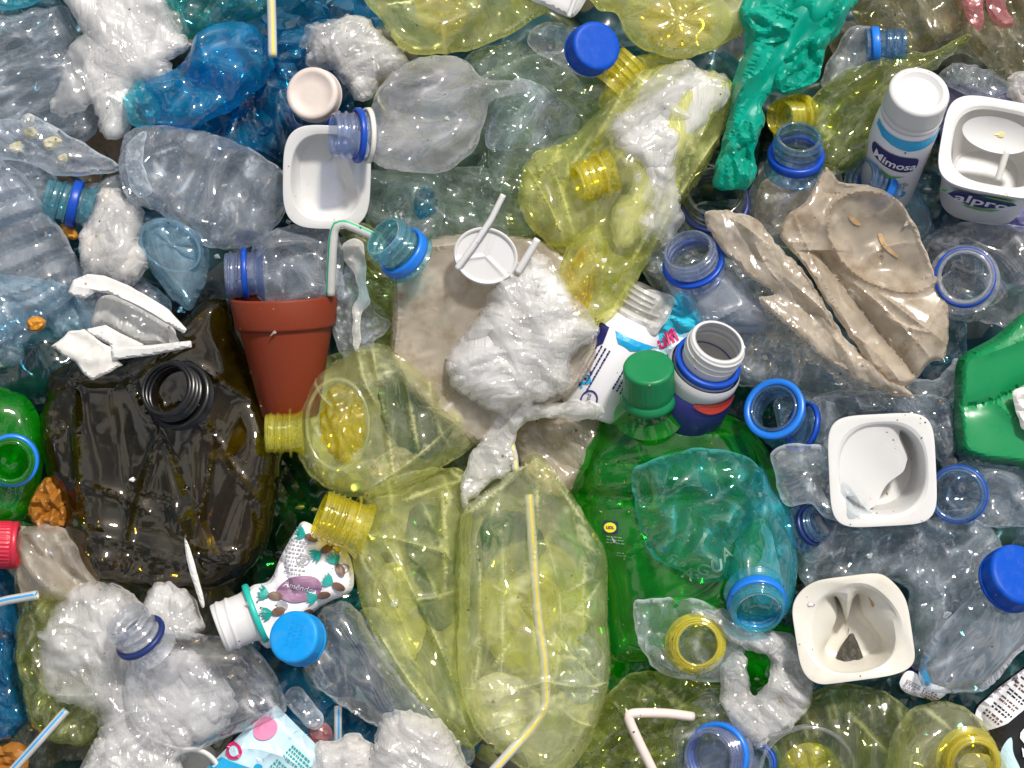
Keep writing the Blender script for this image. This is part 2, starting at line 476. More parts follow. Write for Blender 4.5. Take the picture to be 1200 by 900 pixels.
def tube(name, path, r, mat, parent=None, stripe=None, n=12, smooth_path=True, k=6, cols=(2,), flex=None, raw=False):
    P = np.array(path, float) if raw else np.array([at(*p) for p in path])
    if smooth_path and len(P) > 2: P = catmull(P, False, k)
    P = resample(P, max(2.0, r * .8), False)
    m = len(P); T = np.gradient(P, axis=0); T /= np.linalg.norm(T, axis=1)[:, None]
    u = unit(np.cross(T[0], [0, 0, 1.0])) if abs(T[0][2]) < .95 else np.array([1.0, 0, 0])
    V = []; rings = [(i, 1) for i in range(m)] + [(i, .8) for i in range(m - 1, -1, -1)]
    fr = []
    for i in range(m):
        u = unit(u - T[i] * (u @ T[i])); fr.append((u, np.cross(T[i], u)))
    th = np.linspace(0, 2 * math.pi, n, endpoint=False)
    for i, s in rings:
        rr = r * s
        if flex and flex[0] < i / m < flex[1]: rr *= 1 + .12 * math.sin(i * 2.2)
        V.append(P[i] + np.outer(np.cos(th) * rr, fr[i][0]) + np.outer(np.sin(th) * rr, fr[i][1]))
    F = []; idx = []; R = len(rings)
    for a in range(R):
        b = (a + 1) % R
        for j in range(n):
            F.append((a * n + j, a * n + (j + 1) % n, b * n + (j + 1) % n, b * n + j)); idx.append(1 if (stripe and j in cols and a < m) else 0)
    return link(name, np.vstack(V), F, [mat, stripe] if stripe else mat, idx, parent)

def sell(a, b, e, th):
    c, s = np.cos(th), np.sin(th)
    return np.stack([a * np.sign(c) * np.abs(c) ** (2 / e), b * np.sign(s) * np.abs(s) ** (2 / e)], 1)

def rings_mesh(name, C, U, V, N, rings, mat, parent=None, n=96, warp=None, cap_end=True, sharpen=19):
    """a moulded pot: rings of (depth, half width, half height, squareness); warp dents it"""
    th = np.linspace(0, 2 * math.pi, n, endpoint=False)
    pts = []
    for i, (dep, a, b, e) in enumerate(rings):
        q = sell(a, b, e, th); dz = np.full(n, float(dep))
        if warp is not None: q, dz = warp(i / (len(rings) - 1), th, q, dz)
        pts.append(np.asarray(C) + np.outer(q[:, 0], U) + np.outer(q[:, 1], V) - np.outer(dz, N))
    Vv = np.vstack(pts); m = len(rings); F = []
    for i in range(m - 1):
        for j in range(n): F.append((i * n + j, i * n + (j + 1) % n, (i + 1) * n + (j + 1) % n, (i + 1) * n + j))
    if cap_end:
        Vv = np.vstack([Vv, pts[-1].mean(0)]); c = len(Vv) - 1
        for j in range(n): F.append(((m - 1) * n + j, (m - 1) * n + (j + 1) % n, c))
    return link(name, Vv, F, mat, None, parent, sharpen=sharpen)

def disc(name, x, y, z, rx, ry, rot, N, zf, mat, parent=None, nr=14, n=72):
    """a moulded disc such as a bottle base, with relief zf(rho, theta) along its normal"""
    N = unit(N); k = kz(z); a = rad(rot)
    U = np.array([math.cos(a), math.sin(a), 0]); V = np.array([-math.sin(a), math.cos(a), 0])
    U = U - N * (U @ N); V = V - N * (V @ N)
    th = np.linspace(0, 2 * math.pi, n, endpoint=False); pts = []
    for i in range(nr + 1):
        q = max(i / nr, .001)
        pts.append(at(x, y, z) + np.outer(np.cos(th) * rx * k * q, U) + np.outer(np.sin(th) * ry * k * q, V) + np.outer(zf(q, th), N))
    F = [(i * n + j, i * n + (j + 1) % n, (i + 1) * n + (j + 1) % n, (i + 1) * n + j) for i in range(nr) for j in range(n)]
    return link(name, np.vstack(pts), F, mat, None, parent)

def petal(lobes=5, depth=8, dome=10):
    return lambda q, th: -dome * q * q + depth * (np.abs(np.cos(th * lobes / 2)) ** .7) * math.sin(math.pi * min(1, q)) * (q ** .6) + 3 * math.exp(-(q / .12) ** 2)

# lettering and printed shapes, gathered into one label mesh
_txt = {}
def text_geo(s, shear=0.0, bold=0.0):
    key = (s, shear, bold)
    if key in _txt: return _txt[key]
    c = bpy.data.curves.new('t', 'FONT'); c.body = s; c.size = 1.0; c.align_x = 'CENTER'; c.align_y = 'CENTER'
    c.shear = shear; c.offset = bold; c.resolution_u = 3; c.fill_mode = 'FRONT' if hasattr(c, 'fill_mode') else c.fill_mode
    o = bpy.data.objects.new('t', c); COL.objects.link(o)
    dg = bpy.context.evaluated_depsgraph_get(); ev = o.evaluated_get(dg); me = ev.to_mesh()
    V = np.array([(v.co.x, v.co.y) for v in me.vertices]); F = [tuple(p.vertices) for p in me.polygons]
    ev.to_mesh_clear(); bpy.data.objects.remove(o); bpy.data.curves.remove(c)
    _txt[key] = (V, F); return _txt[key]

class Label:
    """printed label in its own plane: u right, v down"""
    def __init__(s): s.V = []; s.F = []; s.I = []; s.mats = []; s.n = 0
    def mi(s, m):
        if m not in s.mats: s.mats.append(m)
        return s.mats.index(m)
    def add(s, V, F, m, lift):
        s.V.append(np.column_stack([V, np.full(len(V), float(lift))])); i = s.mi(m)
        for f in F: s.F.append(tuple(int(q) + s.n for q in f)); s.I.append(i)
        s.n += len(V)
    def poly(s, pts, m, lift=.5, step=6, smooth=False):
        P = np.asarray(pts, float)
        if smooth: P = catmull(P, True, 6)
        P = resample(P, step * .8) if smooth else np.vstack([resample(np.array([P[i], P[(i + 1) % len(P)]]), step, False)[:-1] if np.linalg.norm(P[i] - P[(i + 1) % len(P)]) > step * 4 else P[i:i + 1] for i in range(len(P))])
        V, F = fill(P, step, np.random.default_rng(3)); s.add(V, F, m, lift)
    def ell(s, x, y, rx, ry, m, lift=.9, rot=0, step=4, hole=0):
        t = np.linspace(0, 2 * math.pi, 28, endpoint=False); a = rad(rot)
        q = np.stack([rx * np.cos(t), ry * np.sin(t)], 1)
        Rm = np.array([[math.cos(a), math.sin(a)], [-math.sin(a), math.cos(a)]])
        if hole:
            V = np.vstack([q, q * hole]) @ Rm + [x, y]; n = len(t)
            F = [(i, (i + 1) % n, n + (i + 1) % n, n + i) for i in range(n)]
        else:
            V = np.vstack([[[0, 0]], q * .5, q]) @ Rm + [x, y]; n = len(t)
            F = [(0, 1 + i, 1 + (i + 1) % n) for i in range(n)] + [(1 + i, 1 + (i + 1) % n, 1 + n + (i + 1) % n, 1 + n + i) for i in range(n)]
        s.add(V, F, m, lift)
    def text(s, t, x, y, size, m, rot=0, lift=1.3, shear=0, bold=0.0, sx=1.0):
        V, F = text_geo(t, shear, bold); V = V * [size * sx, -size]; a = rad(rot)
        V = V @ np.array([[math.cos(a), math.sin(a)], [-math.sin(a), math.cos(a)]]) + [x, y]
        s.add(V, F, m, lift)
    def lines(s, x, y, wd, n, gap, th, m, rot=0, lift=1.2, seed=1):
        """rows of print too small to read: short worn dashes"""
        rng = np.random.default_rng(seed); a = rad(rot); Rm = np.array([[math.cos(a), math.sin(a)], [-math.sin(a), math.cos(a)]])
        for i in range(n):
            u = 0
            while u < wd * rng.uniform(.75, 1):
                l = rng.uniform(1.2, 4.2); q = np.array([[u, i * gap], [u + l, i * gap], [u + l, i * gap + th * rng.uniform(.7, 1.1)], [u, i * gap + th]]) @ Rm + [x, y]
                s.add(q, [(0, 1, 2, 3)], m, lift); u += l + rng.uniform(.7, 1.5)
    def place(s, fn, parent, name='label'):
        V = np.vstack(s.V); W = fn(V[:, 0], V[:, 1], V[:, 2])
        return link(name, W, s.F, s.mats, s.I, parent, smooth=False)

def on_plane(o, U, V, N):
    return lambda u, v, l: np.asarray(o) + np.outer(u, U) + np.outer(v, V) + np.outer(l, N)
def on_round(o, a, face, rfun):
    """wrap round a body of revolution: u runs round it, v along the axis a; face points to the viewer"""
    a = unit(a); f = unit(np.asarray(face, float) - a * (np.asarray(face, float) @ a)); s = np.cross(a, f)
    def fn(u, v, l):
        r = np.array([rfun(q) for q in v]); ph = u / r
        return np.asarray(o) + np.outer(v, a) + (r + l)[:, None] * (np.outer(np.cos(ph), f) + np.outer(np.sin(ph), s))
    return fn
def on_pouch(o, x, y, rot=0, sc=1.0):
    f = SURF[o.name]; c, s = math.cos(rad(rot)), math.sin(rad(rot))
    def fn(u, v, l):
        W = f(x + sc * (u * c - v * s), y + sc * (u * s + v * c), 0); W[:, 2] += l + 1.0
        return W
    return fn
# ------------------------------------------------------------------ materials
def _mat(name):
    m = bpy.data.materials.new(name); m.use_nodes = True; t = m.node_tree
    for n in list(t.nodes): t.nodes.remove(n)
    def N(typ, **kw):
        n = t.nodes.new(typ)
        for a, b in kw.items():
            if hasattr(n, a) and not a[0].isupper(): setattr(n, a, b)
        return n
    out = N('ShaderNodeOutputMaterial')
    return m, t, N, out

def _val(t, N, op, a, b=None, c=None):
    n = N('ShaderNodeMath', operation=op)
    for i, q in enumerate((a, b, c)):
        if q is None: continue
        if isinstance(q, (int, float)): n.inputs[i].default_value = q
        else: t.links.new(q, n.inputs[i])
    return n.outputs[0]

def film(name, tint, haze=.06, hcol=None, rough=.1, bump=.35, bs=170.0, spec=.06, dirt=.5, thick=2.0, dcol=None, crease=.3, turn=35.0, streak=1.0):
    """thin see-through plastic: tinted walls, a skin that mirrors more at a slant, and a share of milky scatter"""
    m, t, N, out = _mat(name); L = t.links.new
    tc = N('ShaderNodeTexCoord')
    nz = N('ShaderNodeTexNoise'); nz.inputs['Scale'].default_value = bs; nz.inputs['Detail'].default_value = .6
    if streak < 1:
        mp = N('ShaderNodeMapping'); mp.inputs['Rotation'].default_value = (0, 0, rad(turn)); mp.inputs['Scale'].default_value = (1, streak, .6); L(tc.outputs['Object'], mp.inputs['Vector']); L(mp.outputs[0], nz.inputs['Vector'])
        nz.inputs['Detail'].default_value = 2.0; nz.inputs['Distortion'].default_value = .8
    else: L(tc.outputs['Object'], nz.inputs['Vector'])
    bp = N('ShaderNodeBump'); bp.inputs['Strength'].default_value = bump; bp.inputs['Distance'].default_value = .0012
    L(nz.outputs[0], bp.inputs['Height'])
    fo = N('ShaderNodeAttribute'); fo.attribute_name = 'fold'; line = fo.outputs['Fac']  # whitened bends and painted crease highlights, added to the haze below
    lw = N('ShaderNodeLayerWeight'); lw.inputs['Blend'].default_value = .5; L(bp.outputs[0], lw.inputs['Normal'])
    f = lw.outputs['Facing']
    fr = _val(t, N, 'MULTIPLY_ADD', _val(t, N, 'POWER', f, 4.0), .8, spec)
    f2 = _val(t, N, 'POWER', f, 2.0)
    mx = N('ShaderNodeMix', data_type='RGBA'); L(f2, mx.inputs['Factor'])
    mx.inputs['A'].default_value = (*tint, 1); mx.inputs['B'].default_value = (*[c ** thick for c in tint], 1)
    tr = N('ShaderNodeBsdfTransparent'); L(mx.outputs['Result'], tr.inputs['Color'])
    hc = hcol or tint
    n2 = N('ShaderNodeTexNoise'); n2.inputs['Scale'].default_value = 44.0; n2.inputs['Detail'].default_value = 2.0; n2.inputs['Roughness'].default_value = .65
    L(tc.outputs['Object'], n2.inputs['Vector'])
    hr = N('ShaderNodeMapRange'); hr.inputs['From Min'].default_value = .32; hr.inputs['From Max'].default_value = .68
    hr.inputs['To Min'].default_value = max(0, haze * (1 - dirt)); hr.inputs['To Max'].default_value = min(1, haze * (1 + dirt)); L(n2.outputs[0], hr.inputs['Value'])
    df = N('ShaderNodeBsdfDiffuse'); tl = N('ShaderNodeBsdfTranslucent')
    if dcol:
        dm = N('ShaderNodeMix', data_type='RGBA'); dm.inputs['A'].default_value = (*hc, 1); dm.inputs['B'].default_value = (*dcol, 1)
        n3 = N('ShaderNodeTexNoise'); n3.inputs['Scale'].default_value = 60.0; n3.inputs['Detail'].default_value = 4.0; n3.inputs['Roughness'].default_value = .7
        L(tc.outputs['Object'], n3.inputs['Vector'])
        r3 = N('ShaderNodeMapRange'); r3.inputs['From Min'].default_value = .5; r3.inputs['From Max'].default_value = .75; L(n3.outputs[0], r3.inputs['Value'])
        L(r3.outputs[0], dm.inputs['Factor'])
        for q in (df, tl): L(dm.outputs['Result'], q.inputs['Color'])
    else:
        for q in (df, tl): q.inputs['Color'].default_value = (*hc, 1)
    for q in (df, tl): L(bp.outputs[0], q.inputs['Normal'])
    hs = N('ShaderNodeMixShader'); hs.inputs[0].default_value = .45; L(df.outputs[0], hs.inputs[1]); L(tl.outputs[0], hs.inputs[2])
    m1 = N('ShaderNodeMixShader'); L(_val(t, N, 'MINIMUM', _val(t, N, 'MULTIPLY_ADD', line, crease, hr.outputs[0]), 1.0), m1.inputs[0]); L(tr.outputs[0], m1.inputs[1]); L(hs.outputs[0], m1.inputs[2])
    gl = N('ShaderNodeBsdfGlossy'); gl.inputs['Roughness'].default_value = rough; gl.inputs['Color'].default_value = (1, 1, 1, 1); L(bp.outputs[0], gl.inputs['Normal'])
    m2 = N('ShaderNodeMixShader'); L(fr, m2.inputs[0]); L(m1.outputs[0], m2.inputs[1]); L(gl.outputs[0], m2.inputs[2])
    L(m2.outputs[0], out.inputs['Surface'])
    return m

def solid(name, col, rough=.4, bump=.15, bs=260.0, dirt=.0, dcol=(.25, .2, .14), spec=.5, sheen=0, trans=0.0, ds=45.0):
    """opaque moulded plastic, with scuffs and a film of dirt"""
    m, t, N, out = _mat(name); L = t.links.new
    tc = N('ShaderNodeTexCoord')
    p = N('ShaderNodeBsdfPrincipled'); p.inputs['Specular IOR Level'].default_value = spec
    nz = N('ShaderNodeTexNoise'); nz.inputs['Scale'].default_value = bs; nz.inputs['Detail'].default_value = 4.0
    L(tc.outputs['Object'], nz.inputs['Vector'])
    bp = N('ShaderNodeBump'); bp.inputs['Strength'].default_value = bump; bp.inputs['Distance'].default_value = .0006
    L(nz.outputs[0], bp.inputs['Height']); L(bp.outputs[0], p.inputs['Normal'])
    n2 = N('ShaderNodeTexNoise'); n2.inputs['Scale'].default_value = ds; n2.inputs['Detail'].default_value = 8.0; n2.inputs['Roughness'].default_value = .7
    L(tc.outputs['Object'], n2.inputs['Vector'])
    rr = N('ShaderNodeMapRange'); rr.inputs['From Min'].default_value = .3; rr.inputs['From Max'].default_value = .7
    rr.inputs['To Min'].default_value = rough * .8; rr.inputs['To Max'].default_value = min(1, rough * 1.3); L(n2.outputs[0], rr.inputs['Value']); L(rr.outputs[0], p.inputs['Roughness'])
    dm = N('ShaderNodeMix', data_type='RGBA'); dm.inputs['A'].default_value = (*col, 1); dm.inputs['B'].default_value = (*dcol, 1)
    r3 = N('ShaderNodeMapRange'); r3.inputs['From Min'].default_value = .48; r3.inputs['From Max'].default_value = .8
    r3.inputs['To Max'].default_value = dirt; L(n2.outputs[0], r3.inputs['Value'])
    L(r3.outputs[0], dm.inputs['Factor']); L(dm.outputs['Result'], p.inputs['Base Color'])
    if trans:
        tl = N('ShaderNodeBsdfTranslucent'); tl.inputs['Color'].default_value = (*col, 1)
        ms = N('ShaderNodeMixShader'); ms.inputs[0].default_value = trans; L(p.outputs[0], ms.inputs[1]); L(tl.outputs[0], ms.inputs[2]); L(ms.outputs[0], out.inputs['Surface'])
    else: L(p.outputs[0], out.inputs['Surface'])
    return m

W1 = (.86, .87, .90)
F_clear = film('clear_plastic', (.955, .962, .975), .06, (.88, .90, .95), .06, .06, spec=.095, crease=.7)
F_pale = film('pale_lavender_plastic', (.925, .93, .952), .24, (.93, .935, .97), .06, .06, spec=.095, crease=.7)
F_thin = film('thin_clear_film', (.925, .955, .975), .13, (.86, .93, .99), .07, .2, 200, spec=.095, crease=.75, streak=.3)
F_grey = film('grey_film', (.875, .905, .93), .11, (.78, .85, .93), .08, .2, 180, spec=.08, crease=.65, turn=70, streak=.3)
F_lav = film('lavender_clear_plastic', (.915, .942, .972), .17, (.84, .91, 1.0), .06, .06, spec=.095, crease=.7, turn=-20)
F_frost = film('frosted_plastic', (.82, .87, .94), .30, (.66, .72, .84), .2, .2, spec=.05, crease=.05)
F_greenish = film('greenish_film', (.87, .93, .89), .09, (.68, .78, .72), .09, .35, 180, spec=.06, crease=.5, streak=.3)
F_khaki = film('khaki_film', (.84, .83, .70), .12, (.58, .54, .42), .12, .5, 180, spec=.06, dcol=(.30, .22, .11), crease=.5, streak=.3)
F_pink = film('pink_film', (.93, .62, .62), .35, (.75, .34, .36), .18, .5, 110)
F_dgrey = film('shaded_grey_film', (.58, .64, .68), .05, (.22, .28, .33), .09, .3, 180, spec=.05, crease=.35, streak=.3)  # tint darkened to put the shade of deep gaps into the film
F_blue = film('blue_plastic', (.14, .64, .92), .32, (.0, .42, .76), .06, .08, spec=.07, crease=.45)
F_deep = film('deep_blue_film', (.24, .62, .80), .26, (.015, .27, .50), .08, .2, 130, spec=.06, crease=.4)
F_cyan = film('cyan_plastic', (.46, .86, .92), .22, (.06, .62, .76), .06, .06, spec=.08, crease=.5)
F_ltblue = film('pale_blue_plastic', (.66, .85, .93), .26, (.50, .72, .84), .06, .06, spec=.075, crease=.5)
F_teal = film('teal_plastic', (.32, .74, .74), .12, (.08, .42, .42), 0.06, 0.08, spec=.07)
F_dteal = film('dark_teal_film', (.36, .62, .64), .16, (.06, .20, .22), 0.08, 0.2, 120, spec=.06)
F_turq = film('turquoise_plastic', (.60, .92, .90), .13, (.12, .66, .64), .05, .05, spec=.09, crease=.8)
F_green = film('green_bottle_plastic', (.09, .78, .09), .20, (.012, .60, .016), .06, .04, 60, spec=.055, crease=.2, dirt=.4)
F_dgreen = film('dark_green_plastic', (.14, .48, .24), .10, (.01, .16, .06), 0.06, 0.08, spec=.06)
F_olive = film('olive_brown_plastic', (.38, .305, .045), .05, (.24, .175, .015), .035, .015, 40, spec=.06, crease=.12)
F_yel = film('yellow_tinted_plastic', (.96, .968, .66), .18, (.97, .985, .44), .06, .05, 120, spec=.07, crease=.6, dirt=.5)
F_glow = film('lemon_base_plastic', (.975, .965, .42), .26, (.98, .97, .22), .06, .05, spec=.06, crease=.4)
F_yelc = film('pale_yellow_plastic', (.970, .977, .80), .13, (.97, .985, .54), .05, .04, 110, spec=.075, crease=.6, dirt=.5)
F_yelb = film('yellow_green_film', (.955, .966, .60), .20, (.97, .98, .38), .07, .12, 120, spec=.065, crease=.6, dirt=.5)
F_lemon = film('milky_lemon_film', (.93, .94, .60), .55, (.90, .93, .42), .12, .2, 120, spec=.05, crease=.3)  # bright filler film, added to lighten the yellow bottles above it
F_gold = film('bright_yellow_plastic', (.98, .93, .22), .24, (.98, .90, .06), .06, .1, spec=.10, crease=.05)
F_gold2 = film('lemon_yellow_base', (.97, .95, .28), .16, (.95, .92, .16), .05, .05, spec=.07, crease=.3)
F_dblue = film('shaded_blue_film', (.52, .70, .76), .07, (.16, .34, .42), .08, .3, 180, spec=.055, crease=.45, streak=.3)  # bluish filler film, darkened likewise for the shade in the gaps
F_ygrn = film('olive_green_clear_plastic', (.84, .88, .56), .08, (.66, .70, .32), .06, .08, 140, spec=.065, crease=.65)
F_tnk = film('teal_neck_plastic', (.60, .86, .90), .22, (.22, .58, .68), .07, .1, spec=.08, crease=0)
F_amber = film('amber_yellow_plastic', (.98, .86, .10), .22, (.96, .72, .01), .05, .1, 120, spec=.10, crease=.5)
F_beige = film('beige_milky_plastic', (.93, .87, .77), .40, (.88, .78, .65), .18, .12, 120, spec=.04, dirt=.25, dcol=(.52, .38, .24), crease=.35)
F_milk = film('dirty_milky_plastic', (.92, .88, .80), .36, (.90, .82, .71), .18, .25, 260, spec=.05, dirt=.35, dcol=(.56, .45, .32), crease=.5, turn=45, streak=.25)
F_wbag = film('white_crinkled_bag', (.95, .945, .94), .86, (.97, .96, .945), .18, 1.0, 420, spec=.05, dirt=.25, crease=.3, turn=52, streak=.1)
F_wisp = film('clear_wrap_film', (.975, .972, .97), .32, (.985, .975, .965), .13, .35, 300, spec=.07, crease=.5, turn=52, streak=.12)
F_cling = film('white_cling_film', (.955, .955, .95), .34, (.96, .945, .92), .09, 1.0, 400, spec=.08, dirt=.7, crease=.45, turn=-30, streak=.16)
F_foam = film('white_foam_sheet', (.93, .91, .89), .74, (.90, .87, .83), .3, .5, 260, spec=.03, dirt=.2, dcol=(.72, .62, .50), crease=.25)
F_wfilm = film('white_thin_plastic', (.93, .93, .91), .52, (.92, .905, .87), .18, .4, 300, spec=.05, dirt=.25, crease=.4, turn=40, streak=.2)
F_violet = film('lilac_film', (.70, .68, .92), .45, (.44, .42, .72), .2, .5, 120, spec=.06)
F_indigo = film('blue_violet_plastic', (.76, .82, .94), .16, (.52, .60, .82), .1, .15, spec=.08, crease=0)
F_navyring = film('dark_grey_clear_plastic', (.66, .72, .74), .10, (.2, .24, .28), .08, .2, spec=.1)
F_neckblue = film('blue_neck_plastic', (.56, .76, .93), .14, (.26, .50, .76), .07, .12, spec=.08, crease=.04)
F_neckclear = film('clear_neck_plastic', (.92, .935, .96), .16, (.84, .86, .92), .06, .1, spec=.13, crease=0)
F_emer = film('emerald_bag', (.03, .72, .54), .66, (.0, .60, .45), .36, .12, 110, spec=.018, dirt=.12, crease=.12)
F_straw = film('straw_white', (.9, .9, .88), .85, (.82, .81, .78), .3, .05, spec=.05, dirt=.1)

O_white = solid('white_plastic', (.64, .635, .63), .42, .12, dirt=.25, dcol=(.50, .45, .38), trans=.08)
O_pot = solid('white_pot_plastic', (.62, .615, .60), .38, .12, dirt=.45, dcol=(.50, .46, .38))
O_cream = solid('cream_pot_plastic', (.66, .635, .56), .4, .15, dirt=.5, dcol=(.52, .43, .28))
O_torn = solid('grubby_white_plastic', (.74, .72, .68), .4, .2, dirt=.5, dcol=(.52, .42, .30), trans=.2)
O_blue = solid('royal_blue_cap', (.0, .062, .42), .42, .15, spec=.2, dirt=.35, dcol=(.09, .15, .38), ds=120)
O_blue2 = solid('sky_blue_cap', (.003, .25, .64), .42, .15, spec=.25, dirt=.35, dcol=(.10, .28, .52), ds=120)
O_ring = solid('blue_ring_plastic', (.004, .055, .38), .35, .1, spec=.35)
O_ring2 = solid('bright_blue_ring', (.01, .16, .62), .3, .1)
O_dring = solid('dark_blue_ring', (.01, .025, .13), .35, .1)
O_green = solid('green_cap', (.004, .18, .06), .4, .15, dirt=.35, dcol=(.04, .17, .08), ds=120, spec=.35)
O_can = solid('green_canister', (.004, .215, .065), .3, .2, 120, dirt=.15, dcol=(.02, .14, .05))
O_teal = solid('teal_ring', (.01, .40, .33), .4, .1)
O_terra = solid('terracotta_plastic', (.18, .028, .009), .5, .2, dirt=.4, dcol=(.14, .03, .012), spec=.3)
O_beige = solid('beige_cap', (.60, .52, .47), .5, .2, dirt=.5, dcol=(.42, .34, .28))
O_navy = solid('navy_print', (.012, .015, .12), .4, .05)
O_black = solid('black_plastic', (.008, .008, .009), .28, .1)
O_red = solid('red_cap', (.48, .015, .04), .38, .1)
O_scarlet = solid('scarlet_print', (.62, .05, .03), .42, .05)
O_orange = solid('orange_peel', (.50, .21, .015), .55, .8, 160, dirt=.5, dcol=(.5, .16, .01))
O_rust = solid('orange_scrap', (.30, .115, .012), .5, .8, 120, dirt=.6, dcol=(.20, .09, .01))
O_stain = solid('brown_stain', (.40, .25, .11), .6, .3, 120, dirt=.8, dcol=(.60, .48, .34), ds=160)
O_dark = solid('dark_grit_patch', (.05, .045, .035), .6, .5, 200)
O_food = solid('yellow_crumbs', (.66, .56, .28), .6, .8, 200)
O_brown = solid('brown_card', (.20, .13, .075), .7, .5, 120, dirt=.4, dcol=(.12, .08, .05))
O_paper = solid('white_label_paper', (.78, .77, .80), .42, .05, dirt=.15, dcol=(.6, .56, .52))
O_sky = solid('sky_blue_print', (.01, .33, .62), .4, .05)
O_cyanp = solid('cyan_print', (.03, .46, .62), .4, .1, dirt=.3, dcol=(.02, .3, .44))
O_palecy = solid('pale_cyan_print', (.50, .68, .76), .4, .05)
O_pinkp = solid('pink_print', (.70, .22, .38), .4, .05)
O_mag = solid('magenta_print', (.55, .01, .12), .4, .05)
O_grn = solid('leaf_green_print', (.12, .42, .05), .4, .05)
O_ttl = solid('teal_print', (.01, .30, .26), .4, .05)
O_brn = solid('brown_print', (.12, .065, .04), .5, .05)
O_gry = solid('grey_print', (.30, .30, .32), .5, .05)
O_plum = solid('plum_print', (.26, .13, .22), .5, .05, dirt=.6, dcol=(.22, .30, .34), ds=90)
O_ylp = solid('yellow_print', (.80, .68, .02), .4, .05)
O_strd = solid('yellow_stripe', (.70, .52, .06), .4, .05)
O_strg = solid('green_stripe', (.01, .36, .17), .4, .05)
O_strb = solid('blue_stripe', (.03, .28, .62), .4, .05)
O_strp = solid('pink_straw', (.72, .60, .54), .4, .05, dirt=.2)
F_print = film('pale_green_print', (.6, .85, .75), .55, (.42, .66, .55), .15, .1)

def heap_material():
    m, t, N, out = _mat('crushed_plastic'); L = t.links.new
    tc = N('ShaderNodeTexCoord'); vo = N('ShaderNodeTexVoronoi'); vo.inputs['Scale'].default_value = 26.0
    L(tc.outputs['Object'], vo.inputs['Vector'])
    cr = N('ShaderNodeValToRGB'); cr.color_ramp.interpolation = 'CONSTANT'
    cols = [(0, (0.017, 0.055, 0.061)), (.22, (0.055, 0.072, 0.077)), (.4, (0.011, 0.039, 0.050)), (.55, (0.044, 0.061, 0.028)), (.68, (0.088, 0.099, 0.105)), (.8, (0.008, 0.030, 0.028)), (.92, (0.088, 0.083, 0.055))]  # cell colours darkened so the gaps read as shaded
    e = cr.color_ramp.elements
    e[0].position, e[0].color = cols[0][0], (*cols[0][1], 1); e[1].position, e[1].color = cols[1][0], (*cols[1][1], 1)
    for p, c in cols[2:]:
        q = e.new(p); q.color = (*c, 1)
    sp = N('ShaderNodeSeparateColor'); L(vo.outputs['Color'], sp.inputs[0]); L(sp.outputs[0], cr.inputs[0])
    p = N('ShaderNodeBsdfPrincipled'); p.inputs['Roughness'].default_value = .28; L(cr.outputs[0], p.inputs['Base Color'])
    nz = N('ShaderNodeTexNoise'); nz.noise_type = 'RIDGED_MULTIFRACTAL'; nz.inputs['Scale'].default_value = 90.0; L(tc.outputs['Object'], nz.inputs['Vector'])
    bp = N('ShaderNodeBump'); bp.inputs['Strength'].default_value = .8; bp.inputs['Distance'].default_value = .0015; L(nz.outputs[0], bp.inputs['Height']); L(bp.outputs[0], p.inputs['Normal'])
    L(p.outputs[0], out.inputs['Surface'])
    return m
O_heap = heap_material()
O_earth = solid('trodden_earth', (.10, .085, .065), .9, .8, 60, dirt=.5, dcol=(.06, .05, .04))

# ------------------------------------------------------------------ the setting
def setting():
    V = np.array([[-19400, -19550, -330], [20600, -19550, -330], [20600, 20450, -330], [-19400, 20450, -330]], float)
    tag(link('ground', V, [(0, 1, 2, 3)], O_earth), kind='structure')
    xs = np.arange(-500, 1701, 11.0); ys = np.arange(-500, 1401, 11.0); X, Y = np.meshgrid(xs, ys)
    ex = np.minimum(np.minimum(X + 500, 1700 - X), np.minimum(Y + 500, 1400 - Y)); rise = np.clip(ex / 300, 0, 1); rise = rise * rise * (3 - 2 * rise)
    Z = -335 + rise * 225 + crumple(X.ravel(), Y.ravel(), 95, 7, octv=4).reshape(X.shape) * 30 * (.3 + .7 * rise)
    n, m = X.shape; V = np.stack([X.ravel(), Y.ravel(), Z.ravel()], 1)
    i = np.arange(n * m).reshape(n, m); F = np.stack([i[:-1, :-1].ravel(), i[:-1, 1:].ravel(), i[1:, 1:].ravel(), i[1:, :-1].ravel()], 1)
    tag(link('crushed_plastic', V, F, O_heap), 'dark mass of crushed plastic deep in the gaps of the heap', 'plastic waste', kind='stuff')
setting()
# ------------------------------------------------------------------ the objects
def flat(name, label, cat, outline, z, T, mat, group=None, **kw):
    kw.setdefault('Rk', .42)
    if group == G_BAG: kw.setdefault('sheets', 1); kw.setdefault('folds', .2); kw['amp'] = kw.get('amp', 6) * 1.15; kw['sc'] = kw.get('sc', 42) * 1.35; kw.setdefault('step', 3.0)
    if group == G_LUMP:
        kw.setdefault('sheets', 3); kw.setdefault('sheet_mat', F_wisp); kw.setdefault('reach', (.7, 1.03)); kw.setdefault('sheet_amp', 2.2); kw.setdefault('npl', (20, 44)); kw.setdefault('pA', (2, 4)); kw.setdefault('sheet_T', 1.0); kw.setdefault('sjag', 1.0)
        kw['amp'] = kw.get('amp', 6) * .34; kw['sc'] = kw.get('sc', 30) * 2.0; kw['folds'] = .3; kw['step'] = 2.7; kw.setdefault('Rk', .42)
    return tag(pouch(name, outline, z, T, mat, **kw), label, cat, group)
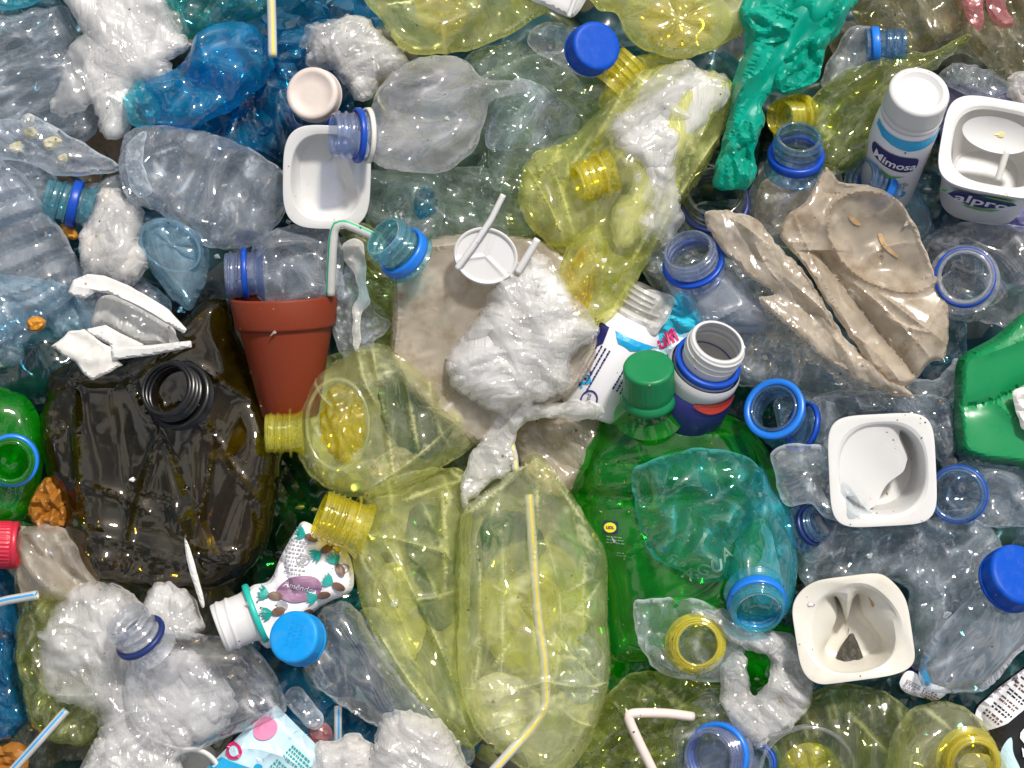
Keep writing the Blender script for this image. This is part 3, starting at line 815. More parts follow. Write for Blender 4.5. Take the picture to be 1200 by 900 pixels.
def multi(name, label, cat, outline, z, T, mat, part='body', group=None, **kw):
    if cat in ('bottle', 'cup'):
        kw.setdefault('octv', 2); kw.setdefault('folds', .25); kw.setdefault('fw', (2.2, 6)); kw.setdefault('fa', (2, 6)); kw.setdefault('step', 3.2); kw.setdefault('sharpang', 26); kw['sc'] = kw.get('sc', 42) * 1.6; kw['amp'] = kw.get('amp', 6) * 1.45
    P = np.array(outline, float).mean(0)
    t = thing(name, label, cat, P[0], P[1], z, group)
    return t, pouch(part, outline, z, T, mat, parent=t, **kw)
G_BAG = 'crumpled plastic bags'; G_BOT = 'discarded plastic bottles'; G_STRAW = 'drinking straws'; G_POT = 'empty white pots'
G_DEEP = 'crushed plastic seen deep in the gaps'; G_LUMP = 'balled up white wrappings'

amber = lambda q, th: -12 * q * q + 5.5 * facet(4.5 * q * np.cos(th) + 3, 4.5 * q * np.sin(th), 8) + 6 * math.exp(-(q / .3) ** 2)
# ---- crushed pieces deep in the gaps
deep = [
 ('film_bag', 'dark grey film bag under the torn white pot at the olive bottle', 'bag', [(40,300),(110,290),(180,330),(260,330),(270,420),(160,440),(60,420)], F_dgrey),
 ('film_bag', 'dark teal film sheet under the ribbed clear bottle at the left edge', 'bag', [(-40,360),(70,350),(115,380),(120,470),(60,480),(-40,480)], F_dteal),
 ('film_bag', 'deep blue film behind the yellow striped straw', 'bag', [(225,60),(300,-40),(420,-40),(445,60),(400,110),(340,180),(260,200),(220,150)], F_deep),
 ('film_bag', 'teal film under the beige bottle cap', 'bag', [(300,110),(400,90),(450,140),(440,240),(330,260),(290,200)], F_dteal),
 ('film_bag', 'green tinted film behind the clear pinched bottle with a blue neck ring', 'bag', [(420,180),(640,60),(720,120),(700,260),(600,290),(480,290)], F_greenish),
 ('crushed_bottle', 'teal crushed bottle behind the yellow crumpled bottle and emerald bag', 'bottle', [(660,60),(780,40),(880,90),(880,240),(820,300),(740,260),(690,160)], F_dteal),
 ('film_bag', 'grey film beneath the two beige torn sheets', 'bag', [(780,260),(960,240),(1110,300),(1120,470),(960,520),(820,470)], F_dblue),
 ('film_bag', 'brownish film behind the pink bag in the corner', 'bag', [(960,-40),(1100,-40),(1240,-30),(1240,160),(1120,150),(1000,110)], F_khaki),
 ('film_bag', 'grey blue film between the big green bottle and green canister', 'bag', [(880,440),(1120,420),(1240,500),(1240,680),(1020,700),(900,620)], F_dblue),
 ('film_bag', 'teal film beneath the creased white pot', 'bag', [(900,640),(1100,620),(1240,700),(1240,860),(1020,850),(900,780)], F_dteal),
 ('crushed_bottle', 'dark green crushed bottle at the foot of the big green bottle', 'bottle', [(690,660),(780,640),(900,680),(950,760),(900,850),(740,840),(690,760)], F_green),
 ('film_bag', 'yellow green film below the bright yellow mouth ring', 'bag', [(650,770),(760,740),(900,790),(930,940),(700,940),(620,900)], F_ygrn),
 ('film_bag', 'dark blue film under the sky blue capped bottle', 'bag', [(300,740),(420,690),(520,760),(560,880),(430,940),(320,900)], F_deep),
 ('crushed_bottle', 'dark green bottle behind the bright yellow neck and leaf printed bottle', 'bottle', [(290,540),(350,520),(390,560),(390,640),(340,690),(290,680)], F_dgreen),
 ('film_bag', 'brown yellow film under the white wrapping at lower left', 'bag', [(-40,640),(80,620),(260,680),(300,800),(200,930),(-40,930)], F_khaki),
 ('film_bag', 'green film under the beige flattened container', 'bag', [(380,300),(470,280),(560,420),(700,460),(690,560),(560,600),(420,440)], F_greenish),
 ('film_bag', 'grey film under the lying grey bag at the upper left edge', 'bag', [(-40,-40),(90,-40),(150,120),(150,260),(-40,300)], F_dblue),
 ('film_bag', 'milky lemon film added to brighten the large crumpled yellow bottle', 'bag', [(630,190),(740,100),(850,100),(830,190),(740,320),(660,380),(630,280)], F_lemon),
 ('film_bag', 'milky lemon film added to brighten the amber based bottle', 'bag', [(360,440),(440,410),(540,480),(550,520),(440,580),(370,560)], F_lemon),
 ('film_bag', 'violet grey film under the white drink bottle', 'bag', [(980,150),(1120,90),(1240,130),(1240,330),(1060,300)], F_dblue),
 ('film_bag', 'milky lemon film added to brighten the large yellow bottle with the straw', 'bag', [(440,590),(620,540),(710,640),(715,860),(600,920),(520,840),(450,720)], F_lemon),
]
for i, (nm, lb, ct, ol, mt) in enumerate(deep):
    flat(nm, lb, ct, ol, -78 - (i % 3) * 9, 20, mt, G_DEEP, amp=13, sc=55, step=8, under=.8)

flat('film_bag', 'clear bag crushed in the gap below the long beige sheet', 'bag', [(858,392),(920,372),(1000,420),(1090,446),(1120,420),(1122,470),(1040,486),(960,470),(880,452),(850,420)], 6, 20, F_thin, G_BAG, amp=11, sc=40, stretch=(20, 1.8), sheets=2)
flat('film_bag', 'clear bag folded behind the frosted wide mouthed jar', 'bag', [(745,290),(790,250),(850,300),(905,330),(912,372),(880,392),(820,390),(770,345)], -6, 18, F_thin, G_BAG, amp=10, sc=36, sheets=2)
flat('film_bag', 'clear bag between the grooved bottle and torn white pot', 'bag', [(-30,330),(60,330),(110,350),(112,390),(60,400),(-30,420)], -6, 14, F_ltblue, G_BAG, amp=9, sc=40, sheets=1)
flat('film_bag', 'bright teal bag spread behind the beige cap and straw', 'bag', [(300,60),(400,20),(440,70),(400,140),(345,190),(300,180),(240,170),(290,120)], -6, 16, F_deep, G_BAG, amp=10, sc=44, sheets=2)
flat('card_scrap', 'brown card scrap showing between the grey bags', 'card', [(92,140),(140,150),(146,215),(112,226),(66,210),(80,180)], -62, 5, O_brown, amp=4, sc=40, step=6)
flat('film_scrap', 'cyan film scrap in the top corner above the grey bag', 'film', [(-20,-20),(60,-20),(46,2),(20,10),(-20,12)], 12, 6, F_cyan, amp=3, sc=20)

# ---- upper left
flat('film_bag', 'big grey crumpled bag beside the white crinkled wrapping', 'bag', [(-30,32),(27,18),(75,8),(90,35),(101,53),(99,80),(109,104),(118,128),(112,158),(80,172),(45,168),(-30,150)], -18, 30, F_grey, G_BAG, amp=16, sc=60, stretch=(-30, 1.8))
t, b = multi('food_bag', 'grey film bag with a twisted knot and yellow crumbs inside', 'bag', [(-30,142),(20,140),(35,134),(69,152),(107,173),(141,198),(101,205),(64,205),(32,190),(-30,182)], 22, 17, F_lav, 'film', G_BAG, amp=8, sc=36, stretch=(20, 2.2))
pouch('knot', [(24,138),(33,133),(41,137),(38,148),(28,149)], 42, 6, F_cling, parent=t, amp=3, sc=9, step=2.5)
for ol in ([(28,152),(40,150),(46,158),(36,164),(29,160)], [(50,165),(62,160),(74,166),(62,176),(54,175)], [(12,170),(24,166),(27,176),(16,179)], [(68,183),(78,180),(79,189),(71,190)]):
    pouch('crumb', ol, 22, 5, O_food, parent=t, amp=2, sc=8, step=2.5)
flat('film_bag', 'dull grey film creased above the cyan bottle neck', 'bag', [(-30,184),(30,186),(60,202),(74,228),(50,250),(20,262),(-30,262)], -8, 18, F_grey, G_BAG, amp=10, sc=45, stretch=(40, 2))
flat('white_wrapping', 'white crinkled wrapping hanging from the top beside the blue bottle', 'wrapping', [(72,-25),(185,-25),(200,25),(217,48),(219,60),(165,92),(158,138),(130,166),(119,150),(105,112),(95,78),(108,62),(97,38)], 18, 24, F_wbag, G_LUMP, amp=10, sc=34, stretch=(60, 1.8), jag=3)
flat('green_scrap', 'dark green bottle sliver beside the white wrapping top', 'bottle', [(176,-20),(194,-20),(210,20),(214,44),(202,34),(188,16)], 4, 8, F_green, amp=2)
t, b = multi('plastic_bottle', 'dark teal bottle lying along the top edge over the blue bottle', 'bottle', [(188,-25),(320,-25),(318,10),(285,28),(240,42),(222,46),(206,28)], 10, 26, F_teal, group=G_BOT, amp=8, sc=40, ribs=(25, 26, 4))
t, b = multi('plastic_bottle', 'vivid blue crushed bottle with a cyan lump at its end', 'bottle', [(160,108),(178,92),(215,72),(232,42),(256,28),(284,25),(308,40),(322,78),(302,106),(256,138),(220,152),(185,148),(168,138)], 30, 34, F_blue, group=G_BOT, amp=11, sc=36)
pouch('pinched_base', [(145,116),(152,102),(162,94),(178,100),(190,118),(188,140),(172,149),(155,146),(147,132)], 38, 20, F_cyan, parent=t, amp=7, sc=20, step=4)
disc('base', 252, 80, 52, 34, 30, -20, (.1, .1, 1), petal(5, 7, 8), F_blue, t)
flat('crushed_bottle', 'blue crushed bottle piece wedged behind the beige cap', 'bottle', [(262,120),(310,100),(345,40),(400,30),(410,70),(350,120),(330,160),(290,165)], -20, 24, F_deep, G_BOT, amp=12, sc=40)
tube('drinking_straw', [(319.5, 66, 88), (318.5, 20, 84), (317, -25, 80)], 5.2, F_straw, stripe=O_strd, cols=(8,))
tag(bpy.data.objects['drinking_straw'], 'white straw with a yellow stripe hanging in from the top', 'straw', G_STRAW)
t, b = multi('plastic_bottle', 'large clear ribbed bottle crushed flat beneath the vivid blue bottle', 'bottle', [(139,182),(148,156),(172,147),(215,150),(262,160),(312,185),(336,206),(334,248),(304,284),(262,293),(236,286),(214,270),(180,246),(152,236),(139,206)], 34, 38, F_lav, group=G_BOT, amp=9, sc=36, ribs=(15, 33, 7))
pouch('waist_fold', [(146,178),(158,160),(172,156),(168,190),(178,222),(168,232),(152,222)], 66, 8, F_thin, parent=t, amp=5, sc=18, step=4)
t, b = multi('plastic_bottle', 'cyan threaded bottle neck with a blue ring beside white wrapping', 'bottle', [(102,222),(120,212),(140,205),(160,225),(160,262),(140,280),(112,276),(100,262)], 2, 26, F_thin, group=G_BOT, amp=6)
neck(t, 53, 231, 18, (.95, .22, -.14), 25, 58, F_tnk, O_ring, .6, .2, rough=.12)
t, b = multi('plastic_bottle', 'clear bottle with deep grooves lying at the left edge', 'bottle', [(-35,188),(22,198),(50,236),(78,280),(97,322),(86,348),(58,368),(28,386),(-35,400)], 14, 44, F_lav, group=G_BOT, amp=6, sc=45, ribs=(62, 27, 10))
flat('orange_scrap', 'small orange scrap at the lower end of the grooved bottle', 'scrap', [(33,374),(42,371),(52,374),(52,384),(44,388),(34,386)], 52, 6, O_orange, amp=2, sc=8, step=2.5)
flat('orange_scrap', 'orange scrap tucked beneath the cyan threaded neck', 'scrap', [(71,263),(82,264),(92,274),(88,281),(76,276)], 8, 5, O_orange, amp=2, sc=8, step=2.5)
t, b = multi('plastic_bottle', 'dark teal bottle with a round moulded end in the left gap', 'bottle', [(-35,392),(20,388),(70,378),(112,384),(108,430),(60,462),(20,468),(-35,470)], -22, 32, F_dteal, group=G_BOT, amp=8, sc=50)
disc('base', 8, 408, 16, 24, 22, 0, (.1, 0, 1), petal(5, 5, 6), F_ltblue, t)
flat('white_wrapping', 'creamy white balled wrapping between the cyan neck and pale blue base', 'wrapping', [(130,220),(150,236),(168,254),(166,275),(174,310),(152,330),(120,322),(100,312),(94,282),(105,258),(114,234)], 26, 30, F_foam, G_LUMP, amp=9, sc=26, step=4, jag=3)
t, b = multi('plastic_bottle', 'pale blue bottle with its petal base turned up', 'bottle', [(163,268),(185,254),(215,262),(236,276),(246,302),(240,332),(222,364),(200,347),(180,322),(166,298)], 20, 30, F_ltblue, group=G_BOT, amp=2, sc=50, stretch=(75, 2), folds=.15)
lathe('base_rim', at(201, 287, 50), unit((-.2, .3, 1)), [(0, 34), (2, 37), (5, 37), (6, 34)], F_ltblue, t, closed=True, scale=(1.04, .80), uref=(.88, .47, 0))
disc('base', 201, 287, 52, 38, 29, 28, (-.2, .3, 1), petal(7, 7, 9), F_ltblue, t)
flat('film_bag', 'grey film fold beneath the torn white pot', 'bag', [(80,322),(96,308),(130,320),(170,330),(200,356),(180,400),(110,396)], 6, 12, F_grey, G_BAG, amp=7, sc=30)

# torn white pot on the olive bottle
t = thing('torn_pot', 'white pot torn into two curved strips on the olive bottle', 'pot', 145, 375, 70, G_POT)
pouch('rim', [(80,343),(86,328),(102,321),(122,323),(150,334),(178,350),(198,363),(206,372),(219,386),(216,391),(202,383),(176,368),(150,354),(128,344),(112,342),(100,350),(86,347)], 98, 3, O_pot, parent=t, amp=.8, sc=30, step=2.4, jag=.3, R=1.8, sharp=True, folds=0, strokes=[(100,330,205,376,3,3)])
pouch('rim', [(130,408),(180,404),(224,399),(225,407),(180,416),(132,422)], 92, 3, O_pot, parent=t, amp=.5, sc=30, step=2.4, jag=.2, R=1.8, sharp=True, folds=0, strokes=[(134,413,224,403,2.5,3)])
pouch('wall', [(98,386),(124,381),(140,390),(170,404),(186,405),(134,413),(128,404),(106,392)], 84, 3, O_pot, parent=t, amp=1, sc=24, step=2.6, jag=.3, R=1.8, sharp=True, folds=.3)
pouch('flap', [(61,406),(80,389),(98,386),(112,396),(130,406),(138,420),(145,428),(128,436),(110,446),(98,438),(88,424),(72,416)], 86, 3, O_torn, parent=t, amp=2.5, sc=26, step=2.4, R=2, sharp=True, folds=.5, fa=(2,5))
pouch('clear_wall', [(106,381),(116,352),(130,345),(152,355),(200,382),(206,402),(186,405),(150,395),(126,380)], 66, 6, F_wfilm, parent=t, amp=3, sc=30, step=3, R=6)
pouch('fold', [(197,384),(203,385),(210,400),(198,402)], 80, 2, F_wfilm, parent=t, amp=.5, step=3)

# ---- olive bottle
OL = [(62,432),(52,470),(48,500),(54,548),(70,592),(80,640),(98,668),(150,686),(200,693),(252,691),(292,668),(316,632),(328,560),(330,520),(312,470),(292,420),(276,388),(272,362),(262,348),(240,350),(215,372),(190,396),(140,424),(96,420)]
def ol_fold(X, Y):
    z = 16 * np.exp(-((X - 92 - (Y - 430) * .12) / 12) ** 2) + 13 * np.exp(-((X - 192 - (Y - 480) * .2) / 10) ** 2) * (Y > 470)
    z = z - 14 * np.exp(-((X - 140 - (Y - 450) * .1) / 18) ** 2) + 12 * np.exp(-((Y - 640 - (X - 200) * .22) / 9) ** 2) - 16 * np.exp(-(((X - 255) + (Y - 560) * .3) / 22) ** 2)
    return z * .45
SO = [(92,440,112,640,5,7),(160,440,240,600,7,-8),(192,500,150,660,6,8),(214,600,246,690,4,6),(262,500,232,640,8,-8),(300,470,240,430,5,6),(150,650,300,640,5,6),(236,480,318,600,5,6),(100,560,190,600,5,5)]
t, b = multi('oil_bottle', 'big dark olive brown bottle crumpled under the torn white pot', 'bottle', OL, 6, 40, F_olive, group=G_BOT, amp=7, sc=120, octv=2, zf=ol_fold, step=3, folds=.1, strokes=SO, sharpang=40, R=34)
flat('film_scrap', 'pale brown film scrap added to brighten the right half of the olive brown bottle', 'film', [(215,400),(262,360),(300,450),(318,560),(290,650),(230,640),(225,520)], -34, 8, F_milk, None, amp=6, sc=40, step=5)  # pale filler added so the right half of the bottle looks lit
neck(t, 194, 455, 92, (.32, .25, -.9), 36, 46, O_black, None, flare=1.12, lipr=.92)
flat('torn_strip', 'thin white torn strip dangling below the olive bottle', 'strip', [(216,632),(220,636),(228,660),(236,690),(240,708),(236,710),(226,680),(219,655)], 66, 2, O_pot, amp=.6, step=2.5, jag=.6)

# ---- terracotta pot with its bottle and straw
t = thing('plant_pot', 'terracotta coloured plastic plant pot holding a clear bottle', 'pot', 333, 420, 26)
o = at(333, 349, 40); a = unit((.04, .97, -.12))
lathe('body', o, a, [(0, 56), (0.1, 60), (2, 61), (32, 57.5), (34, 56.5), (35, 53.5), (37, 53), (135, 33), (138, 31), (138, 0.1), (135, 0.1), (132, 28), (36, 50), (2, 57), (0, 56)], O_terra, t, n=96)
lathe('rim', o, a, [(-1, 57), (-1.6, 59), (-1, 61.4), (1, 62), (31, 58.4), (33.5, 57.6), (34.5, 55.5), (20, 55.5), (0, 57)], O_terra, t, n=96)
t, b = multi('plastic_bottle', 'clear bottle with a blue neck ring standing in the terracotta pot', 'bottle', [(296,290),(312,274),(340,265),(375,264),(398,276),(402,320),(398,352),(340,362),(305,352),(298,330)], 40, 26, F_lav, group=G_BOT, amp=8, sc=34)
neck(t, 264, 322, 52, (.98, -.04, -.08), 28, 46, F_indigo, O_ring, .5, .15)
tube('drinking_straw', [(387, 346, 70), (389, 300, 82), (392, 270, 88), (400, 262, 90), (414, 266, 90), (438, 277, 86)], 5.4, F_straw, stripe=O_strg, cols=(10,), flex=(.55, .7))
tag(bpy.data.objects['drinking_straw.001'], 'bent white straw with a green stripe standing in the terracotta pot', 'straw', G_STRAW)

# ---- white tub lying above the pot
def white_tub():
    t = thing('dairy_tub', 'clean white oblong tub tipped over above the terracotta pot', 'tub', 382, 208, 60, G_POT)
    N = unit((.10, .30, .95)); U = unit(np.array([1, .05, 0]) - N * .10); V = np.cross(N, U); V = V if V[1] > 0 else -V
    C = at(383, 208, 84)
    def warp(q, th, p, dz):
        s = max(0, min(1, (q - .5) / .15))
        m = np.exp(-((np.mod(th - 5.9 + math.pi, 2 * math.pi) - math.pi) / .5) ** 2)
        return p + np.outer(m * s * 20, np.array([-.9, .25])), dz
    rings = [(4, 48, 58, 3.6), (2, 49, 59, 3.6), (0, 49.5, 59.5, 3.6), (-1.2, 49, 59, 3.6), (-1.4, 47, 57, 3.6), (-1.2, 44, 53, 3.2), (-.4, 41, 50, 2.8), (1, 40, 49, 2.7), (4, 39, 48, 2.7), (11, 37, 46, 2.7), (19, 34, 43, 2.6), (25, 30, 39, 2.5), (27, 25, 33, 2.5), (27.5, 8, 9, 2.2)]
    rings_mesh('tub_body', C, U, V, N, rings, O_pot, t, warp=warp, n=128)
    return t
white_tub()

# beige cap with blue rim bottle
t, b = multi('plastic_bottle', 'clear blue rimmed bottle under a dirty beige cap', 'bottle', [(340,140),(362,150),(390,140),(410,118),(420,150),(380,170),(345,165)], 8, 14, F_deep, group=G_BOT, amp=4)
neck(t, 362, 130, 30, (.15, .25, -.95), 24, 26, F_neckblue, O_ring, .5, .3)
t2 = thing('screw_cap', 'dirty beige round cap lying beside the clear pinched bottle', 'cap', 367, 111, 70, 'loose caps')
cap(t2, 365, 109, 90, (.16, .02, -.98), 31, 22, O_beige, 'cap_top', dish=2.0, grip=.015)
flat('cling_film', 'cream white clump of cling film above the beige cap', 'film', [(358,55),(372,30),(395,24),(418,18),(440,30),(462,55),(480,70),(470,82),(445,92),(432,118),(412,112),(400,84),(380,66),(362,62)], 36, 22, F_cling, G_LUMP, amp=9, sc=18, step=3.6, octv=3, jag=3)

# clear pinched bottle
t, b = multi('plastic_bottle', 'clear pinched bottle with a blue neck ring lying on its side', 'bottle', [(428,148),(436,120),(452,95),(478,72),(520,64),(548,72),(566,92),(600,95),(622,105),(600,112),(576,118),(568,140),(558,170),(540,190),(515,202),(470,200),(440,192),(428,176)], 54, 42, F_pale, group=G_BOT, amp=8, sc=46, step=3.4, stretch=(-10, 1.6))
neck(t, 390, 158, 118, (.95, -.02, -.32), 29, 46, F_indigo, O_ring, .66, .16, flare=1.1)
lathe('collar', at(390, 158, 118), unit((.95, -.02, -.32)), [(37, 26), (37, 31), (42, 31.5), (42, 26)], O_cream, t, closed=True)

# ---- top middle
t, b = multi('plastic_bottle', 'yellow tinted bottle lying along the top edge with amber base', 'bottle', [(432,-25),(448,26),(472,58),(500,64),(562,56),(622,26),(650,4),(650,-25)], 42, 36, F_yel, group=G_BOT, amp=8, sc=40)
disc('base', 520, 8, 66, 32, 30, 20, (.25, -.1, 1), amber, F_amber, t)
flat('film_bag', 'wide greenish grey bag creased beneath the royal blue cap', 'bag', [(545,70),(600,50),(655,70),(690,110),(700,150),(690,190),(650,215),(610,230),(575,215),(570,140)], 4, 22, F_greenish, G_BAG, amp=12, sc=50, stretch=(20, 2))
flat('film_bag', 'pale lilac film fold beside the royal blue cap', 'bag', [(596,100),(620,92),(660,120),(684,148),(650,165),(606,175),(570,170),(576,130)], 18, 12, F_lav, G_BAG, amp=9, sc=40, stretch=(35, 2))
flat('film_bag', 'greenish dusty film under the clear pinched bottle', 'bag', [(420,205),(480,200),(560,195),(600,225),(640,260),(600,285),(540,282),(470,290),(430,260)], -4, 20, F_greenish, G_BAG, amp=12, sc=42)
t, b = multi('plastic_bottle', 'clear bottle with blue grey base near the white lid', 'bottle', [(450,225),(490,205),(515,225),(520,260),(500,285),(460,280)], 2, 20, F_thin, group=G_BOT, amp=6, sc=28)
disc('base', 500, 238, 26, 15, 20, 10, (.3, 0, 1), petal(5, 3, 5), F_deep, t)
t = thing('food_tray', 'white tray corner poking in at the top edge', 'tray', 650, 0, 60)
pouch('panel', [(612,-20),(690,-20),(684,4),(672,20),(660,18),(640,8),(620,-2)], 72, 6, O_pot, parent=t, amp=.8, step=4, jag=.3)
tube('rib', [(666, 20, 84), (674, -2, 86), (680, -20, 86)], 2.6, O_pot, t)
t, b = multi('plastic_bottle', 'clear bottle wearing a royal blue cap near the top', 'bottle', [(618,44),(640,26),(668,30),(700,50),(690,90),(660,78),(630,62)], 44, 18, F_clear, group=G_BOT, amp=6, sc=24)
cap(t, 700, 53, 122, (-.34, .12, -.93), 29.5, 30, O_blue)
t, b = multi('plastic_bottle', 'yellow tinted bottle with a star moulded base at the top edge', 'bottle', [(690,-25),(870,-25),(872,30),(850,52),(800,69),(765,62),(738,44),(722,18),(700,10)], 46, 28, F_yel, group=G_BOT, amp=5, sc=44)
disc('base', 794, 22, 80, 66, 44, 0, (0, -.05, 1), petal(5, 11, 9), F_yel, t)
disc('base_star', 794, 26, 72, 44, 30, 0, (0, -.05, 1), petal(5, 12, 4), F_amber, t)

# big crumpled yellow bottle
YB = [(742,86),(790,75),(836,84),(858,100),(856,128),(832,190),(792,252),(770,292),(742,332),(722,362),(700,352),(690,300),(665,290),(640,284),(612,252),(608,216),(625,180),(662,166),(690,142),(720,104)]
t, b = multi('plastic_bottle', 'large crumpled yellow bottle with a white bag stuffed inside', 'bottle', YB, 40, 44, F_yelb, group=G_BOT, amp=9, sc=44, stretch=(-60, 2.4), step=2.8, folds=.8, strokes=[(850,110,720,350,4,8),(840,150,740,330,4,7),(620,200,660,280,3,7),(640,180,672,275,3,7),(730,110,690,180,4,7)])
neck(t, 700, 100, 88, (.72, -.58, -.2), 25, 0.01 + 34, F_gold, None, flare=1.1, name='neck') if False else None
neck(t, 676, 214, 92, (.9, -.32, -.2), 25, 44, F_gold, None, flare=1.1)
flat('white_bag', 'white crinkled bag stuffed inside the large yellow bottle', 'bag', [(722,170),(720,140),(748,118),(800,96),(840,90),(856,108),(846,130),(812,165),(790,200),(772,240),(750,280),(728,290),(722,250),(750,215),(738,190)], 66, 26, F_wbag, G_LUMP, amp=9, sc=28, stretch=(-55, 2), jag=3)
t, b = multi('plastic_bottle', 'yellow bottle end with a bright amber base beside the white wrapping', 'bottle', [(660,300),(676,276),(700,262),(724,300),(760,300),(742,334),(722,368),(692,384),(655,394),(638,380),(640,350)], 62, 26, F_yelb, group=G_BOT, amp=7, sc=30)
disc('base', 684, 336, 92, 20, 52, 12, (.35, .1, 1), amber, F_amber, t)
t, b = multi('plastic_bottle', 'yellow necked bottle right below the royal blue cap', 'bottle', [(735,70),(770,64),(800,80),(770,110),(730,130),(700,125),(710,100)], 26, 20, F_yelb, group=G_BOT, amp=6)
neck(t, 708, 92, 66, (.86, -.5, -.1), 24, 42, F_gold, None, flare=1.05) if False else neck(t, 745, 68, 60, (-.55, .62, -.1), 23, 46, F_gold, None, flare=1.2)

# ---- emerald bag
EM = [(868,8),(900,-20),(1005,-20),(994,18),(968,58),(952,98),(928,112),(906,110),(894,124),(897,142),(886,168),(882,214),(860,222),(836,214),(846,168),(856,128),(859,88),(874,54)]
t, b = multi('emerald_bag', 'emerald green plastic bag twisted into a hanging tail', 'bag', EM, 70, 10, F_emer, 'film', G_BAG, sheets=1, npl=(8, 13), pA=(4, 7), pins=[(990, -10)], folds=1.0, fw=(5, 12), fa=(5, 13), amp=6, sharpang=14, sc=46, stretch=(-68, 2.4), step=3.2, R=9, octv=3, jag=2.4)
pouch('fold', [(872,16),(900,4),(934,18),(928,30),(922,44),(900,50),(884,44),(878,28)], 92, 5, F_emer, parent=t, amp=8, sc=20, step=3, stretch=(20, 2), R=6, sheet=1)
pouch('fold', [(925,62),(956,40),(966,60),(958,92),(934,104),(916,108),(908,92)], 86, 6, F_emer, parent=t, amp=8, sc=18, step=3, stretch=(-50, 2), R=6)
pouch('fold', [(990,-20),(1003,-16),(990,20),(962,60),(948,52),(966,22)], 88, 6, F_emer, parent=t, amp=8, sc=18, step=3, stretch=(-60, 2.5), R=6)
pouch('tail', [(852,168),(868,140),(886,150),(881,190),(879,214),(858,222),(838,213)], 88, 6, F_emer, parent=t, amp=9, sc=16, step=3, stretch=(95, 2.6), R=6)

# ---- upper right
t, b = multi('plastic_bottle', 'clear bottle with a blue neck ring poking from under the olive tinted bag', 'bottle', [(962,92),(978,60),(996,34),(1020,30),(1030,50),(1028,74),(1000,96),(970,108)], 36, 18, F_thin, group=G_BOT, amp=6)
neck(t, 1062, 51, 52, (-.98, .05, -.1), 20, 46, F_neckblue, O_ring2, .78, .22, flare=1.05)
flat('film_bag', 'khaki brown film bag spread along the top edge', 'bag', [(1000,-25),(1125,-25),(1128,30),(1100,52),(1060,66),(1030,40),(1000,20)], 10, 16, F_khaki, G_BAG, amp=10, sc=44, stretch=(-30, 2))
t, b = multi('pink_bag', 'clear bag with pink printing bunched in the top corner', 'bag', [(1118,-25),(1225,-25),(1225,110),(1196,104),(1166,90),(1140,60),(1126,30)], 20, 26, F_khaki, 'film', G_BAG, amp=15, sc=40, stretch=(60, 3))
pouch('pink_print', [(1126,-20),(1148,-20),(1153,10),(1152,32),(1144,36),(1134,22)], 48, 6, F_pink, parent=t, amp=4, sc=24)
pouch('pink_print', [(1152,-20),(1172,-15),(1180,10),(1188,28),(1176,32),(1160,20)], 48, 6, F_pink, parent=t, amp=4, sc=24)
flat('yellow_film', 'olive yellow film drawn out into a point below the pink bag', 'film', [(1136,40),(1122,60),(1090,84),(1056,112),(1024,180),(990,202),(958,196),(940,140),(970,96),(1000,78),(1044,68),(1092,60)], 44, 18, F_ygrn, G_BAG, amp=10, sc=44, stretch=(-35, 2.4))
t, b = multi('plastic_bottle', 'clear bottle with a bright yellow threaded mouth beside the emerald bag', 'bottle', [(905,150),(930,118),(960,120),(985,140),(960,180),(920,180)], 34, 14, F_yelb, group=G_BOT, amp=5)
neck(t, 914, 138, 66, (.72, -.12, -.66), 24, 42, F_gold, None, flare=1.1)
t, b = multi('plastic_bottle', 'clear bottle standing with a blue ringed open mouth by the emerald bag', 'bottle', [(900,195),(920,188),(960,190),(984,200),(990,235),(976,268),(930,290),(890,282),(876,250),(882,215)], 34, 34, F_clear, group=G_BOT, amp=7, sc=30)
neck(t, 936, 160, 100, (0, .66, -.75), 30, 52, F_neckblue, O_ring, .6, .22, flare=1.2)
flat('brown_bag', 'crumpled khaki paper showing inside the standing clear bottle', 'paper', [(892,215),(920,205),(955,212),(960,240),(940,265),(900,275),(884,250)], 26, 18, F_milk, amp=8, sc=24)
t, b = multi('plastic_bottle', 'bluish bottle with a wide blue mouth behind the rust stained sheet', 'bottle', [(1010,200),(1040,186),(1064,200),(1080,228),(1094,268),(1070,290),(1030,260)], -16, 22, F_ltblue, group=G_BOT, amp=4)
neck(t, 1006, 208, 62, (.78, .18, -.6), 27, 46, F_neckblue, O_ring2, .66, .26, flare=1.1)
t, b = multi('plastic_jar', 'grey clear wide mouthed bottle half hidden by the emerald tail', 'bottle', [(806,250),(830,240),(870,250),(880,280),(850,320),(815,300)], -8, 18, F_dteal, group=G_BOT, amp=4)
neck(t, 838, 224, 52, (.05, .42, -.9), 38, 50, F_navyring, O_dring, .5, .16, flare=1.1)

